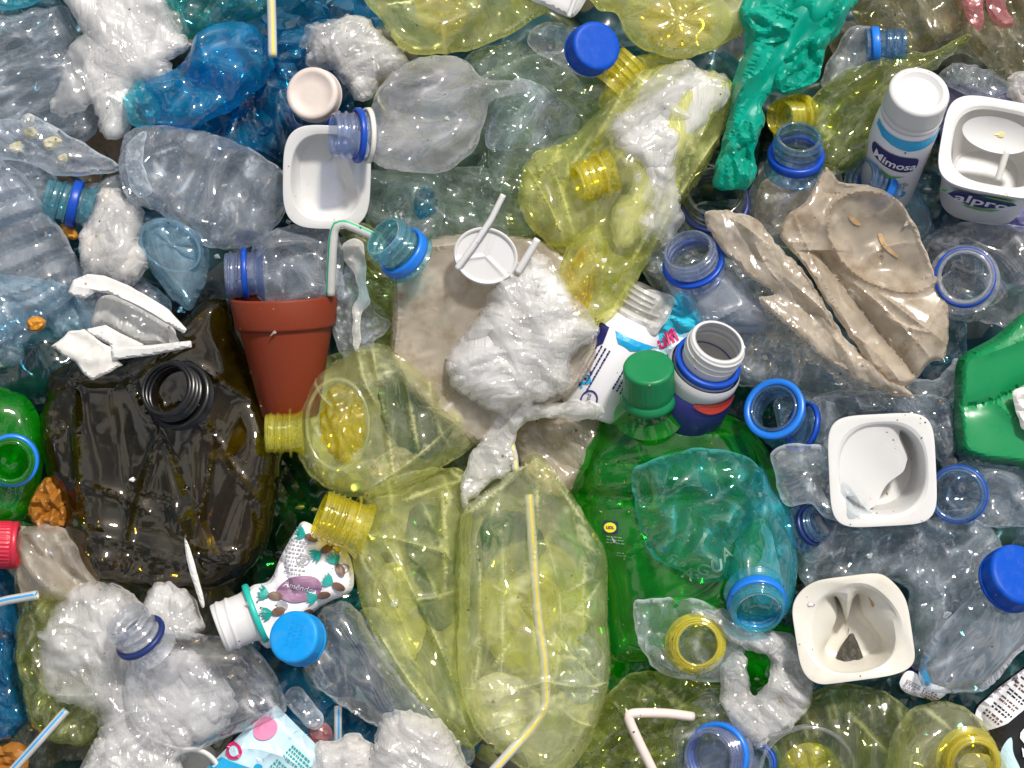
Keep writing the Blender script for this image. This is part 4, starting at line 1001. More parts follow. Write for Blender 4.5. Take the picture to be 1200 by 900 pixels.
# white drink bottle
def drink_bottle():
    t = thing('drink_bottle', 'upright white drink bottle with a white cap and sky blue shoulder band', 'bottle', 1074, 170, 20, G_BOT)
    o = at(1078, 106, 150); a = unit((-.07, .50, -.86)); k = kz(130)
    cap(t, 1078, 106, 150, a, 36, 42, O_white, dish=5, boss=6.5, grip=.01)
    R = lambda l: 36.0 * k if l > 62 else 36.0 * k
    lathe('body', o, a, [(34, 29), (40, 31), (46, 34), (56, 35.5), (62, 36), (200, 36), (206, 33), (206, .1)], O_paper, t, n=80)
    L = Label()
    L.poly([(-50,47),(50,47),(50,55),(34,58),(20,60),(0,63),(-20,60),(-34,58),(-50,55)], O_sky, .6, 5)
    L.poly([(-40,76),(-4,74),(14,78),(18,86),(17,98),(10,102),(-10,100),(-40,92)], O_navy, .6, 4, True)
    L.text('Mimosa', -10, 90, 17, O_paper, 5, 1.4, 0, .02)
    L.poly([(-22,106),(-8,112),(8,110),(-6,116),(-18,113)], O_grn, .6, 3)
    L.lines(-14, 124, 30, 3, 4.0, 2.2, O_gry, 0, .8)
    L.text('duo', 2, 144, 20, O_sky, 3, 1.0, 0, .03)
    L.lines(38, 80, 60, 2, 5, 2, O_gry, 86, .8)
    L.place(on_round(o, a, (0, .5, 1), lambda v: 36.4 if v > 58 else 34.8 + max(0, (v - 47)) * .14), t)
drink_bottle()

def spoon_pot():
    t = thing('yoghurt_pot', 'white yoghurt pot with a blue label and a lid spoon inside', 'pot', 1165, 190, 30, G_POT)
    N = unit((-.04, -.36, .93)); U = unit(np.array([.96, .24, 0])); U = unit(U - N * (U @ N)); V = np.cross(N, U); V = V if V[1] > 0 else -V
    C = at(1170, 172, 104)
    rings = [(7, 62, 58, 4.2), (0, 64, 60, 4.2), (-1.5, 63.5, 59.5, 4.2), (-2, 60, 56, 4), (-1.6, 57, 53, 3.6), (0, 53.5, 49.5, 3.2), (3, 51, 47, 3.0), (40, 46, 42, 2.8), (72, 40, 36, 2.7), (76, 36, 33, 2.6), (77, 10, 10, 2)]
    rings_mesh('pot_body', C, U, V, N, rings, O_pot, t)
    rings_mesh('sleeve', C - N * 6, U, V, N, [(0, 57, 53, 3.6), (10, 56, 52, 3.4), (100, 48, 44, 3), (108, 44, 40, 3), (109, 5, 5, 2)], O_paper, t)
    L = Label(); Dn = unit(np.array([.04, .62, -.72]))
    L.poly([(-40,-4),(-30,8),(-14,18),(4,20),(20,12),(38,-6),(30,-14),(-34,-14)], O_navy, 1.0, 5)
    L.poly([(-20,20),(-8,24),(6,25),(24,16),(14,27),(0,30),(-14,27)], O_grn, .8, 4)
    L.poly([(-4,-16),(30,-16),(34,-11),(4,-13)], O_grn, 1.4, 4)
    L.poly([(-52,-14),(-40,-14),(-44,-6)], O_grn, .8, 4)
    L.text('alpro', 0, 2, 30, O_paper, 3, 1.8, 0, .02)
    Vd = unit(V * .35 - N * .94)
    nn = unit(np.cross(U, Vd)); nn = nn if nn[2] > 0 else -nn
    # the label lies on the sleeve's lower face
    p0 = C - N * 34 + V * 52.0 - U * 4
    L.place(on_plane(p0, U, unit(-N * .995 - V * .09), unit(V - N * .09)), t)
    return t
spoon_pot()
t = thing('lid_spoon', 'round white lid spoon with a yellow smear inside the yoghurt pot', 'spoon', 1160, 165, 80)
disc('bowl', 1168, 158, 90, 43, 21, 14, (.05, .25, 1), lambda q, th: 5 * q * q - 2, O_pot, t)
pouch('smear', [(1150,152),(1162,150),(1178,154),(1180,162),(1170,164),(1158,158)], 85, 3.5, O_food, parent=t, amp=1, sc=8, step=2.5)
tube('handle', [(1180, 176, 86), (1174, 196, 82), (1169, 212, 78)], 4, O_pot, t, smooth_path=False)
flat('lilac_film', 'lilac purple film creased behind the yoghurt pot', 'film', [(1108,94),(1150,102),(1225,120),(1225,290),(1190,268),(1160,262),(1120,225),(1100,140)], -52, 12, F_violet, G_BAG, amp=9, sc=34)
flat('white_wrapping', 'pale bubbly foam scrap beside the yoghurt pot rim', 'wrapping', [(1182,92),(1200,84),(1225,84),(1225,128),(1196,124),(1184,112)], 70, 10, F_foam, G_LUMP, amp=6, sc=10, step=3.5, jag=3)
flat('film_bag', 'dull violet grey film below the pointed olive film', 'bag', [(1100,88),(1122,74),(1160,84),(1184,104),(1160,114),(1120,106)], 24, 10, F_grey, G_BAG, amp=7, sc=24)

# wide mouthed bluish jar
t, b = multi('plastic_jar', 'bluish frosted wide mouthed jar partly covered by a beige sheet', 'bottle', [(778,322),(800,310),(846,312),(872,330),(900,372),(892,390),(850,388),(822,384),(800,362)], 36, 36, F_frost, group=G_BOT, amp=2, sc=60, jag=.4)
neck(t, 806, 292, 92, (.30, .55, -.76), 33, 44, F_indigo, O_ring, .62, .14, flare=1.08)

# beige torn sheets
BS = [(826,252),(842,246),(866,250),(892,262),(910,290),(935,312),(960,345),(978,380),(1004,410),(1042,440),(1070,466),(1035,456),(996,440),(950,406),(915,374),(888,351),(908,342),(880,324),(846,292)]
flat('torn_sheet', 'long beige torn plastic sheet draped over the frosted jar', 'sheet', BS, 88, 9, F_milk, 'beige torn sheets', amp=7, sc=46, jag=2.0, stretch=(47, 2.4), sheet=1.0, R=12, step=2.6, sheets=1, folds=.3, fw=(3, 7), fa=(2, 6), strokes=[(880,262,1060,460,5,8),(930,330,1045,450,4,7),(850,252,905,292,4,5)])
BC = [(966,197),(985,214),(1010,216),(1048,230),(1075,268),(1092,310),(1110,350),(1113,395),(1106,420),(1090,424),(1062,452),(1030,440),(1000,400),(968,352),(938,305),(914,275),(925,250),(946,234)]
def bowl(X, Y):
    u = (X - 1020) * .82 + (Y - 290) * .57; v = -(X - 1020) * .57 + (Y - 290) * .82
    e = (u / 64) ** 2 + (v / 42) ** 2
    return -30 * np.exp(-e ** 1.6) + 10 * np.exp(-np.abs(np.sqrt(e) - 1.12) / .08) - 20 * np.exp(-np.abs((X - 985) * .8 - (Y - 350) * .6) / 9) * (Y > 300)
t, b = multi('crushed_cup', 'beige milky cup crushed open with rust stains inside', 'cup', BC, 92, 9, F_beige, amp=5, sc=44, R=8, zf=bowl, sheet=1.2, step=2.5, folds=.3, fw=(2.5, 6), strokes=[(1005,330,1090,420,3,5),(930,260,990,380,3,5),(1030,345,1100,400,3,5),(1000,390,1050,440,3,4),(1060,420,1108,350,3,4)])
for ol in ([(994,250),(1004,254),(1014,264),(1006,264),(998,258)], [(1030,268),(1036,268),(1040,280),(1050,294),(1060,302),(1058,306),(1044,296),(1034,284)]):
    Lb = Label(); c = np.array(ol, float).mean(0); Lb.poly((np.array(ol, float) - c) * [.8, .75], O_stain, .4, 3, True); Lb.place(on_pouch(b, c[0], c[1]), t, 'rust_stain')

# clear bottle with blue mouth facing out, right edge
t, b = multi('plastic_bottle', 'clear bottle whose blue rimmed mouth faces out beside the beige cup', 'bottle', [(1080,290),(1100,268),(1140,258),(1180,262),(1225,280),(1225,370),(1190,382),(1150,378),(1110,372),(1086,340)], 26, 46, F_clear, group=G_BOT, amp=9, sc=40)
neck(t, 1131, 324, 104, (.18, .06, -.97), 34, 34, F_neckclear, O_ring, .35, .4, flare=1.25, ringr=1.06, lipr=.94)

# green canister
CA = [(1118,470),(1120,430),(1128,416),(1160,398),(1225,366),(1225,556),(1190,545),(1150,540),(1124,530),(1119,510)]
flat('green_canister', 'bright green opaque canister corner at the right edge', 'canister', CA, 66, 26, O_can, R=9, amp=1.2, sc=90, jag=.2, octv=2, step=3.2, folds=0, strokes=[(1122,478,1160,470,9,-9),(1160,470,1215,440,9,-10),(1160,470,1190,500,6,5),(1140,420,1215,390,5,4)])
flat('white_scrap', 'white torn scrap lying on the green canister', 'scrap', [(1186,462),(1198,455),(1225,450),(1225,510),(1202,505),(1192,490)], 104, 4, O_torn, amp=2, sc=16, step=3.5)

# ---- middle: labelled carton bottle, wrapper, sports bottle
def label_bottle():
    t = thing('drink_bottle', 'tipped white drink bottle with navy lettering between wrapping and green cap', 'bottle', 735, 405, 0, G_BOT)
    o = at(752, 352, 34); a = unit((-.42, .88, -.2))
    neck(t, 760, 338, 44, a, 27, 34, F_wfilm, None, flare=1.2)
    lathe('body', o, a, [(12, 28), (22, 35), (34, 41), (44, 44), (136, 44), (142, 40), (143, .1)], O_paper, t, n=80)
    L = Label()
    L.poly([(-40,22),(70,14),(70,40),(40,40),(10,52),(-6,50),(-20,34),(-40,32)], O_sky, .8, 5)
    L.poly([(-58,30),(-36,26),(-24,34),(-22,58),(-30,68),(-50,60)], O_navy, .8, 4)
    L.text('Mimosa', -38, 48, 15, O_paper, 70, 1.5, 0, .02)
    L.poly([(-52,62),(-42,64),(-30,76),(-36,78),(-48,72)], O_grn, .8, 4)
    L.lines(-40, 86, 28, 3, 5, 2.6, O_navy, 20, 1.0, 4)
    L.text('2', -22, 108, 22, O_sky, 40, 1.0, 0, .02)
    L.lines(-10, 62, 60, 6, 5.4, 2.3, O_navy, 94, 1.0, 6)
    L.lines(26, 58, 50, 3, 5.4, 2.3, O_navy, 94, 1.0, 7)
    L.poly([(14,56),(22,55),(23,63),(15,64)], O_grn, 1.0, 4); L.poly([(24,55),(36,54),(36,63),(25,64)], O_scarlet, 1.0, 4)
    L.ell(-8, 124, 10, 12, O_navy, .8, 0, 4, .82); L.text('puro', -8, 124, 8, O_navy, 80, 1.2)
    L.place(on_round(o, a, (0, .1, 1), lambda v: 44.3 if v > 44 else 28.3 + (v - 12) * .5), t)
label_bottle()
t, b = multi('cyan_wrapper', 'cyan wrapper with magenta lettering behind the open white bottle', 'wrapper', [(752,388),(774,372),(786,350),(802,342),(818,360),(822,392),(806,410),(780,420),(760,416)], 40, 14, O_cyanp, 'film', None, amp=7, sc=26, step=3.6)
L = Label(); L.poly([(-24,12),(-10,6),(8,-2),(26,-8),(24,14),(4,20),(-20,20)], O_palecy, 1.2, 5); L.text('ulfi', -4, 2, 22, O_mag, -28, 2.4, .1, .03); L.place(on_pouch(b, 785, 396), t)
flat('film_scrap', 'pale clear film fold above the cyan wrapper', 'film', [(740,350),(760,340),(788,346),(790,358),(775,384),(760,392),(748,372)], 56, 6, F_wfilm, None, amp=4, sc=18, step=3.6)
flat('brown_wrapper', 'red brown wrapper sliver beside the tipped white drink bottle', 'wrapper', [(694,384),(700,378),(704,392),(700,408),(693,412)], 30, 3, O_rust, amp=1, step=2.5)

def sports_bottle():
    t = thing('sports_bottle', 'open white necked bottle with a navy and red body behind the green cap', 'bottle', 830, 440, 20, G_BOT)
    a = unit((-.26, .62, -.74)); o = at(842, 400, 116)
    neck(t, 842, 400, 116, a, 36, 46, O_white, O_ring, .84, .2, flare=1.12, rough=.06, lipr=.92)
    lathe('body', o, a, [(42, 40), (48, 42), (66, 42), (66.5, 43), (84, 47), (130, 48), (134, 44), (134, .1)], O_navy, t, n=72)
    lathe('liner', o, a, [(44, 36), (70, 39), (100, 41), (100, .1)], O_white, t, n=48)
    lathe('white_band', o, a, [(43, 40.5), (48, 42.6), (65, 42.8), (66, 41)], O_white, t, n=72)
    L = Label(); L.poly([(-64,56),(-44,54),(-38,74),(-60,78)], O_scarlet, 1.4, 5, True); L.poly([(-4,64),(40,56),(56,62),(54,70),(20,74)], O_scarlet, 1.4, 5, True)
    L.place(on_round(o, a, (0, .4, 1), lambda v: 43 if v < 66 else 43 + (v - 66) * .25), t)
sports_bottle()

t, b = multi('plastic_bottle', 'clear bottle with a double blue ringed mouth right of the green bottle', 'bottle', [(906,476),(930,456),(965,466),(984,500),(985,540),(950,556),(924,530)], 10, 24, F_thin, group=G_BOT, amp=6, sc=30)
neck(t, 906, 478, 84, (.42, .30, -.85), 33, 52, F_neckblue, O_ring2, .10, .16, flare=1.1, lipr=.88)
lathe('tamper_ring', at(938, 500, 62), unit((.8, .25, -.4)), [(0, 26), (0, 30), (6, 30), (6, 26)], O_ring, t, closed=True)

# ---- centre: beige flattened container, white lid, white wrapping
t, b = multi('flat_container', 'big beige flattened container under the white lid', 'container', [(462,330),(478,300),(500,282),(540,274),(600,276),(650,290),(690,340),(700,420),(660,470),(600,500),(560,522),(530,500),(490,470),(462,430),(458,390)], 26, 40, F_beige, group=None, amp=3, sc=90, jag=.5, R=9, folds=.2, fw=(5, 14), fa=(3, 9), strokes=[(470,300,468,430,3,5),(480,296,590,284,3,5),(500,480,600,400,5,-7)])
t = thing('spoked_lid', 'round white lid with three moulded spokes on the beige container', 'lid', 570, 300, 92, 'loose caps')  # a loose lid lying on its own
disc('disc', 569, 300, 104, 37, 32, 18, (.05, .12, 1), lambda q, th: (1.6 * np.exp(-((np.abs(np.mod(th + .5, 2 * math.pi / 3) - math.pi / 3)) * q * 14) ** 2) + (3.5 if q > .93 else 0)) + 0 * th, O_white, t, nr=26, n=96)
lathe('rim', at(569, 300, 100), unit((.05, .12, 1)), [(0, 34), (0, 36.5), (5, 36.5), (5, 34)], O_white, t, closed=True, scale=(1.0, .88), uref=(.95, .31, 0))
tube('stick', [(590, 228, 122), (575, 258, 118), (552, 292, 114), (535, 315, 110)], 3.4, O_white, t, smooth_path=False)
flat('white_wrapping', 'large bright white crinkled wrapping heaped at the centre', 'wrapping', [(596,320),(625,300),(650,318),(672,350),(698,386),(690,400),(668,420),(664,452),(640,470),(608,476),(586,488),(556,470),(530,452),(522,428),(540,396),(560,372),(580,350)], 66, 42, F_wbag, G_LUMP, amp=9, sc=20, step=2.8, stretch=(-38, 3.0), octv=2, zf=lambda X, Y: 16 * facet(X / 62, Y / 62, 77), jag=3)
tube('drinking_straw', [(630, 280, 112), (618, 300, 108), (606, 320, 104)], 4, O_white, smooth_path=False)
tag(bpy.data.objects['drinking_straw.002'], 'short white stick poking from the central white wrapping', 'straw', G_STRAW)
flat('white_wrapping', 'torn white sheet folded below the central white wrapping', 'wrapping', [(690,470),(706,484),(690,492),(640,490),(612,500),(604,520),(600,548),(578,565),(556,582),(544,598),(540,570),(548,540),(566,512),(582,486),(620,474)], 62, 9, F_wfilm, G_LUMP, amp=16, sc=24, stretch=(-50, 1.8), sheets=1, reach=(.8, .9), sheet_amp=1.2, jag=3)
flat('film_bag', 'dull cream film gap beneath the torn white sheet', 'bag', [(600,500),(650,488),(700,490),(690,540),(660,580),(620,560)], 10, 12, F_milk, G_BAG, amp=8, sc=36)
tube('drinking_straw', [(598, 516, 60), (603, 535, 66), (604, 552, 70)], 4.2, F_straw, stripe=O_strd, smooth_path=False, cols=(9,))
tag(bpy.data.objects['drinking_straw.003'], 'yellow striped straw end below the torn white sheet', 'straw', G_STRAW)
t, b = multi('plastic_bottle', 'turquoise bottle neck with a bright blue ring on the beige container', 'bottle', [(474,312),(492,306),(506,320),(500,345),(480,344),(470,328)], 20, 12, F_ltblue, group=G_BOT, amp=3)
neck(t, 449, 277, 116, (.62, .50, -.60), 30, 50, F_tnk, O_ring2, .74, .28, flare=1.12, ringr=1.09)
flat('blister_scrap', 'clear grey blister scrap beside the terracotta pot', 'scrap', [(412,300),(400,330),(392,360),(390,392),(400,416),(416,410),(440,400),(458,380),(440,366),(430,340)], 34, 12, F_lav, None, amp=6, sc=22, step=4)
flat('film_strip', 'cream yellow folded film strip between the pot and beige container', 'strip', [(402,285),(420,280),(428,300),(430,340),(434,356),(424,370),(422,400),(416,412),(413,390),(414,360),(420,346),(414,320),(402,300)], 52, 2.5, F_wfilm, None, amp=2, sc=20, step=2.8, R=4)
flat('olive_film', 'olive green film crease behind the cream strip', 'film', [(396,270),(430,262),(460,300),(464,390),(440,410),(424,360),(420,300)], 8, 16, F_ygrn, G_BAG, amp=9, sc=32)

# ---- yellow bottles in the middle
for lb, ol, z_, mt in (('pale bluish film scrap inside the large square yellow bottle', [(664,740),(700,752),(708,800),(680,826),(652,800)], 34, F_frost),
                       ('deep green bottle scrap under the top of the square yellow bottle', [(566,610),(610,600),(640,640),(600,680),(560,670)], 30, F_dgreen),
                       ('green bottle scrap under the crushed yellow bottle with the gold neck', [(480,600),(540,590),(548,680),(520,740),(480,700)], 8, F_dgreen),
                       ('pale white film scrap under the crushed yellow bottle with the gold neck', [(440,680),(470,660),(500,720),(480,780),(450,740)], 4, F_wfilm),
                       ('dark green scrap inside the amber based yellow bottle', [(450,430),(500,450),(530,500),(500,540),(450,500)], 16, F_dgreen),
                       ('cream paper scrap beneath the amber based yellow bottle', [(430,548),(470,520),(500,512),(492,530),(450,562)], 12, F_milk),
                       ('white film scrap low inside the large square yellow bottle', [(556,800),(600,790),(640,830),(610,870),(566,850)], 30, F_wfilm)):
    flat('film_scrap', lb, 'film', ol, z_, 8, mt, None, amp=5, sc=26, step=4)
YA = [(346,508),(356,470),(372,440),(404,416),(444,402),(480,420),(520,450),(548,486),(556,520),(520,548),(470,580),(430,580),(386,572),(362,556),(348,530)]
t, b = multi('plastic_bottle', 'yellow clear bottle with a round amber base right of the olive bottle', 'bottle', YA, 44, 50, F_yelc, group=G_BOT, amp=6, sc=44, step=2.8, folds=.3, strokes=[(440,404,470,580,5,9),(470,415,500,560,4,8),(500,440,520,520,4,7),(430,580,548,490,4,8),(420,420,445,480,4,6),(350,500,312,505,3,3)])
neck(t, 311, 508, 72, (1, -.02, -.06), 25, 44, F_gold2, None, flare=1.12)
disc('base', 397, 497, 104, 31, 46, -4, (-.3, 0, 1), amber, F_amber, t)
lathe('base_rim', at(397, 497, 96), unit((-.3, 0, 1)), [(0, 36), (1.5, 39), (5, 39), (6, 36)], F_yelc, t, closed=True, scale=(1, 1.35), uref=(1, 0, 0))
YC = [(424,600),(430,578),(470,556),(520,548),(548,560),(552,640),(550,720),(556,800),(570,850),(552,876),(520,858),(480,810),(444,760),(420,700),(412,640)]
t, b = multi('plastic_bottle', 'crushed yellow bottle with a wide gold neck beneath the amber based bottle', 'bottle', YC, 36, 40, F_yel, group=G_BOT, amp=9, sc=58, stretch=(65, 2.0), step=2.8, folds=.4, strokes=[(430,600,540,560,4,7),(428,620,520,640,4,6),(440,650,500,790,4,8),(470,640,560,860,4,8),(430,720,520,850,4,7),(520,560,525,690,4,-7),(500,600,548,690,4,5),(480,700,545,690,4,5)])
neck(t, 374, 602, 92, (.90, .36, -.18), 32, 58, F_gold, None, flare=1.1, turns=4.2, rough=.09)
YD = [(630,532),(600,552),(560,582),(540,602),(537,660),(536,720),(534,776),(546,832),(572,872),(640,912),(684,884),(706,832),(716,780),(712,720),(710,650),(690,612),(665,572)]
def panel(X, Y):
    z = -9 * np.exp(-((X - 566) / 6) ** 2) * (Y > 610) * (Y < 800) - 9 * np.exp(-((X - 680) / 6) ** 2) * (Y > 640) * (Y < 820)
    z = z - 7 * np.exp(-((np.abs(X - 622) - 34) / 5) ** 2) * (Y > 620) - 10 * np.exp(-((Y - 806 + (X - 620) * .1) / 6) ** 2)
    return z + 14 * np.exp(-((X - 630 + (Y - 560) * .12) / 8) ** 2) * (Y < 640)
SD = [(631,534,540,606,5,9), (631,534,714,652,5,9), (631,534,626,660,4,7), (590,556,575,600,4,4), (566,625,564,800,3,-6), (590,640,588,790,3,4), (655,650,656,800,3,4), (682,640,684,800,3,-6),
      (652,742,712,806,4,-6), (604,738,560,800,4,-6), (540,806,640,794,4,7), (640,794,714,800,4,7), (639,824,560,852,4,5), (660,830,700,850,4,5), (596,692,575,680,4,5), (660,690,700,670,4,6), (650,615,690,640,3,4)]
t, b = multi('plastic_bottle', 'large square yellow bottle standing on end with a straw inside', 'bottle', YD, 66, 52, F_yelc, group=G_BOT, amp=4, sc=60, R=40, step=2.8, jag=.8, strokes=SD, folds=.25)
disc('base', 625, 712, 40, 66, 80, 0, (0, 0, 1), lambda q, th: 3 * np.cos(q * 15) * math.exp(-q * 2) + 5 * np.abs(np.cos(2 * th)) * q * (q < .97) + 0 * th, F_glow, t, nr=30)
disc('base_hub', 624, 708, 48, 34, 36, 0, (0, 0, 1), lambda q, th: 3 * np.cos(q * 20) * math.exp(-q) + 0 * th, F_gold2, t, nr=30)
tube('drinking_straw', [(620, 580, 64), (624, 640, 74), (630, 720, 82), (637, 770, 86), (639, 822, 90), (628, 846, 96), (604, 874, 112), (570, 912, 118)], 5.4, F_straw, stripe=O_strd, cols=(9,), flex=(.62, .7))
tag(bpy.data.objects['drinking_straw.004'], 'long cream straw bent inside the large square yellow bottle', 'straw', G_STRAW)

# ---- big green bottle
GB = [(736,470),(716,482),(692,506),(676,536),(668,572),(671,612),(686,652),(700,694),(706,742),(722,776),(800,770),(880,742),(926,682),(932,602),(908,542),(884,506),(852,485),(800,470)]
t, b = multi('plastic_bottle', 'big bright green bottle with a green screw cap', 'bottle', GB, -2, 66, F_green, group=G_BOT, amp=3, sc=90, R=80, jag=.2, folds=.12, strokes=[(690,540,890,545,9,-5),(676,580,740,590,6,4),(720,500,860,510,8,4)], zf=lambda X, Y: -8 * np.exp(-((Y - 578 + (X - 760) * .05) / 8) ** 2))
cap(t, 760, 429, 112, (.05, .72, -.69), 30, 54, O_green, ribs=90, skirt=.12, grip=.012, dish=.3)
lathe('neck', at(760, 429, 112), unit((.05, .72, -.69)), [(40, 25), (58, 26), (66, 30), (78, 40)], F_green, t)
L = Label(); L.poly([(-8,-7),(8,-6.5),(8.5,7),(-7.5,7)], O_navy, 1, 4); L.ell(0, 0, 7, 5.8, O_ylp, 1.8); L.text('LIDL', 0, 0, 4.6, O_navy, 0, 2.6, 0, .03)
L.place(on_pouch(b, 712, 614, 2), t, 'sticker')
L = Label(); L.lines(-10, -10, 20, 3, 3.4, 1.4, F_print, 2, 1.2, 5); L.lines(2, 8, 10, 2, 3, 1.4, F_print, 2, 1.2, 8); L.place(on_pouch(b, 718, 634, 2), t, 'small_print')
TC = [(742,552),(760,540),(790,530),(830,525),(868,532),(892,548),(900,580),(884,610),(860,640),(850,676),(820,684),(800,670),(768,654),(752,628),(744,590)]
t, b = multi('crushed_bottle', 'turquoise crushed bottle lying on the big green bottle', 'bottle', TC, 66, 26, F_turq, group=G_BOT, amp=12, sc=34, step=4.2)
L = Label()
for ch, x, y, r in (('A', -30, 8, 24), ('G', -14, 2, 10), ('U', 0, -4, -6), ('A', 14, -16, -18)): L.text(ch, x, y, 20, F_print, r, 1.6, 0, .02)
L.place(on_pouch(b, 836, 664), t, 'lettering')
flat('film_scrap', 'white scrap inside the teal bottle with the blue mouth', 'film', [(872,618),(898,610),(910,655),(918,700),(884,706),(876,660)], 56, 5, F_wfilm, None, amp=2, sc=30, step=3)
TD = [(880,560),(892,545),(906,572),(926,600),(934,650),(930,700),(915,726),(860,726),(850,700),(852,660),(864,610)]
t, b = multi('plastic_bottle', 'teal bottle with its blue mouth pointing at the yellow ring', 'bottle', TD, 62, 38, F_cyan, group=G_BOT, amp=5, sc=36, stretch=(90, 2), jag=.7)
neck(t, 889, 718, 110, (0, -.50, -.87), 34, 42, F_cyan, O_ring2, .5, .34, flare=1.1, ringr=1.04)

# ---- right middle
def square_pot(label, x, y, z, hw, hh, rot, N, mat, dent, name='yoghurt_pot'):
    t = thing(name, label, 'pot', x, y, z - 40, G_POT)
    N = unit(N); r = rad(rot); U = np.array([math.cos(r), math.sin(r), 0]); U = unit(U - N * (U @ N)); V = np.cross(N, U); V = V if V[1] > 0 else -V
    rings = [(5, hw, hh, 5), (3, hw + .6, hh + .6, 5), (0, hw + 1, hh + 1, 5), (-1.2, hw + .6, hh + .6, 5), (-1.5, hw - 1, hh - 1, 4.8), (-1.5, hw * .94, hh * .94, 4), (-1, hw * .87, hh * .88, 2.7), (.8, hw * .835, hh * .84, 2.45), (2.5, hw * .82, hh * .825, 2.4), (5, hw * .81, hh * .815, 2.4), (14, hw * .79, hh * .795, 2.4), (26, hw * .77, hh * .77, 2.4), (36, hw * .75, hh * .75, 2.4), (46, hw * .73, hh * .73, 2.4), (54, hw * .71, hh * .71, 2.3), (57, hw * .62, hh * .62, 2.2), (58, hw * .3, hh * .3, 2)]
    rings_mesh('pot_body', at(x, y, z), U, V, N, rings, mat, t, warp=dent, n=144)
    return t
def dent_a(q, th, p, dz):
    s = max(0, min(1, (q - .55) / .14)); s = s * s * (3 - 2 * s) * (1 - .75 * max(0, min(1, (q - .72) / .2)))
    m = np.exp(-(np.abs(np.mod(th - 3.9 + math.pi, 2 * math.pi) - math.pi) / 1.05) ** 5)
    return p + np.outer(m * s * 70, np.array([.62, .78])), dz
square_pot('white square pot with one wall pushed inward beside a blue mouth ring', 1034, 551, 110, 59, 62, -3, (0, .04, 1), O_pot, dent_a)
def dent_b(q, th, p, dz):
    s = max(0, min(1, (q - .5) / .28)); s = s * s * (3 - 2 * s)
    o = np.zeros_like(p)
    for c, w_, A, d, sh in ((4.72, .16, 40, (-.1, 1), 1), (3.5, .75, 30, (1, .2), 2), (5.9, .7, 26, (-1, .25), 2)):
        m = np.exp(-(np.abs(np.mod(th - c + math.pi, 2 * math.pi) - math.pi) / w_) ** sh); o += np.outer(m * s * A, d)
    rim = 1 - max(0, min(1, (q - .35) / .2))
    p = p + rim * 4 * np.stack([np.sin(th * 3 + 1), np.cos(th * 2)], 1)
    return p + o, dz + rim * 4 * np.sin(th * 2 + .5)
t = square_pot('creamy white square pot creased inward with a torn rim', 1000, 740, 112, 60, 58, -8, (-.06, .06, 1), O_cream, dent_b)
pouch('inner_patch', [(982,772),(990,752),(1000,742),(1008,760),(1012,780),(996,788)], 60, 3, O_dark, parent=t, amp=2, sc=10, step=2.5, folds=0)  # dark patch low inside the pot
pouch('inner_patch', [(1018,700),(1026,696),(1030,706),(1022,712)], 96, 1.5, O_stain, parent=t, amp=1, sc=8, step=2, folds=0)
t, b = multi('plastic_cup', 'clear crushed cup overlapping the corner of the pushed in white pot', 'cup', [(905,528),(935,520),(966,524),(972,548),(990,560),(1010,586),(1022,604),(990,612),(966,606),(948,590),(920,592),(908,560)], 92, 18, F_thin, group=None, amp=7, sc=26, step=4.2)
t, b = multi('plastic_bottle', 'clear bottle with a dark blue mouth ring right of the pushed in white pot', 'bottle', [(1100,560),(1130,540),(1170,545),(1225,556),(1225,610),(1180,618),(1140,616),(1104,606)], 44, 30, F_lav, group=G_BOT, amp=7, sc=36)
neck(t, 1122, 580, 106, (.26, .02, -.96), 33, 38, F_neckblue, O_ring, .5, .5, flare=1.1, ringr=1.05, lipr=.94)
flat('film_bag', 'clear film bunched above the pushed in white pot', 'bag', [(950,470),(1000,458),(1060,462),(1110,470),(1116,520),(1100,540),(1060,490),(990,490),(960,520)], 40, 16, F_grey, G_BAG, amp=11, sc=32)
flat('film_bag', 'clear wrinkled bag spread between the two white pots', 'bag', [(934,600),(980,610),(1060,612),(1120,606),(1160,618),(1180,660),(1140,700),(1100,760),(1066,780),(1062,690),(1000,680),(948,690),(930,650)], 34, 26, F_thin, G_BAG, amp=13, sc=40, stretch=(-25, 1.7))
t, b = multi('plastic_bottle', 'clear bottle with a dim blue ring beside the teal bottle', 'bottle', [(936,600),(960,590),(985,605),(980,640),(955,660),(936,645)], 52, 16, F_clear, group=G_BOT, amp=5)
neck(t, 962, 612, 74, (-.6, .3, -.7), 22, 30, F_neckblue, O_dring, .5, .22)

# capped bottle right edge
RB = [(1154,688),(1130,706),(1096,744),(1080,772),(1078,800),(1096,812),(1130,812),(1156,808),(1190,770),(1225,735),(1225,700),(1190,696)]
t, b = multi('plastic_bottle', 'clear bottle with a royal blue cap lying at the right edge', 'bottle', RB, 72, 38, F_lav, group=G_BOT, amp=7, sc=44, stretch=(-48, 2), jag=.6)
cap(t, 1196, 672, 134, (-.34, .44, -.83), 38, 30, O_blue)
flat('dark_sleeve', 'dark blue bottle sleeve beneath the royal blue capped bottle', 'sleeve', [(1140,700),(1150,692),(1110,740),(1086,770),(1076,800),(1060,806),(1058,792),(1090,750)], 42, 8, O_navy, None, amp=3, sc=24)
flat('cyan_scrap', 'cyan film edge under the royal blue capped bottle', 'film', [(1082,770),(1090,766),(1086,786),(1090,802),(1080,800),(1076,788)], 62, 4, O_sky, None, amp=1, step=3)
t, b = multi('printed_label', 'grubby white label with a worn code below the capped bottle', 'label', [(1054,800),(1066,786),(1090,800),(1110,808),(1100,820),(1082,818),(1062,812)], 58, 4, O_paper, 'paper', None, amp=2, sc=20, jag=.4, step=4)
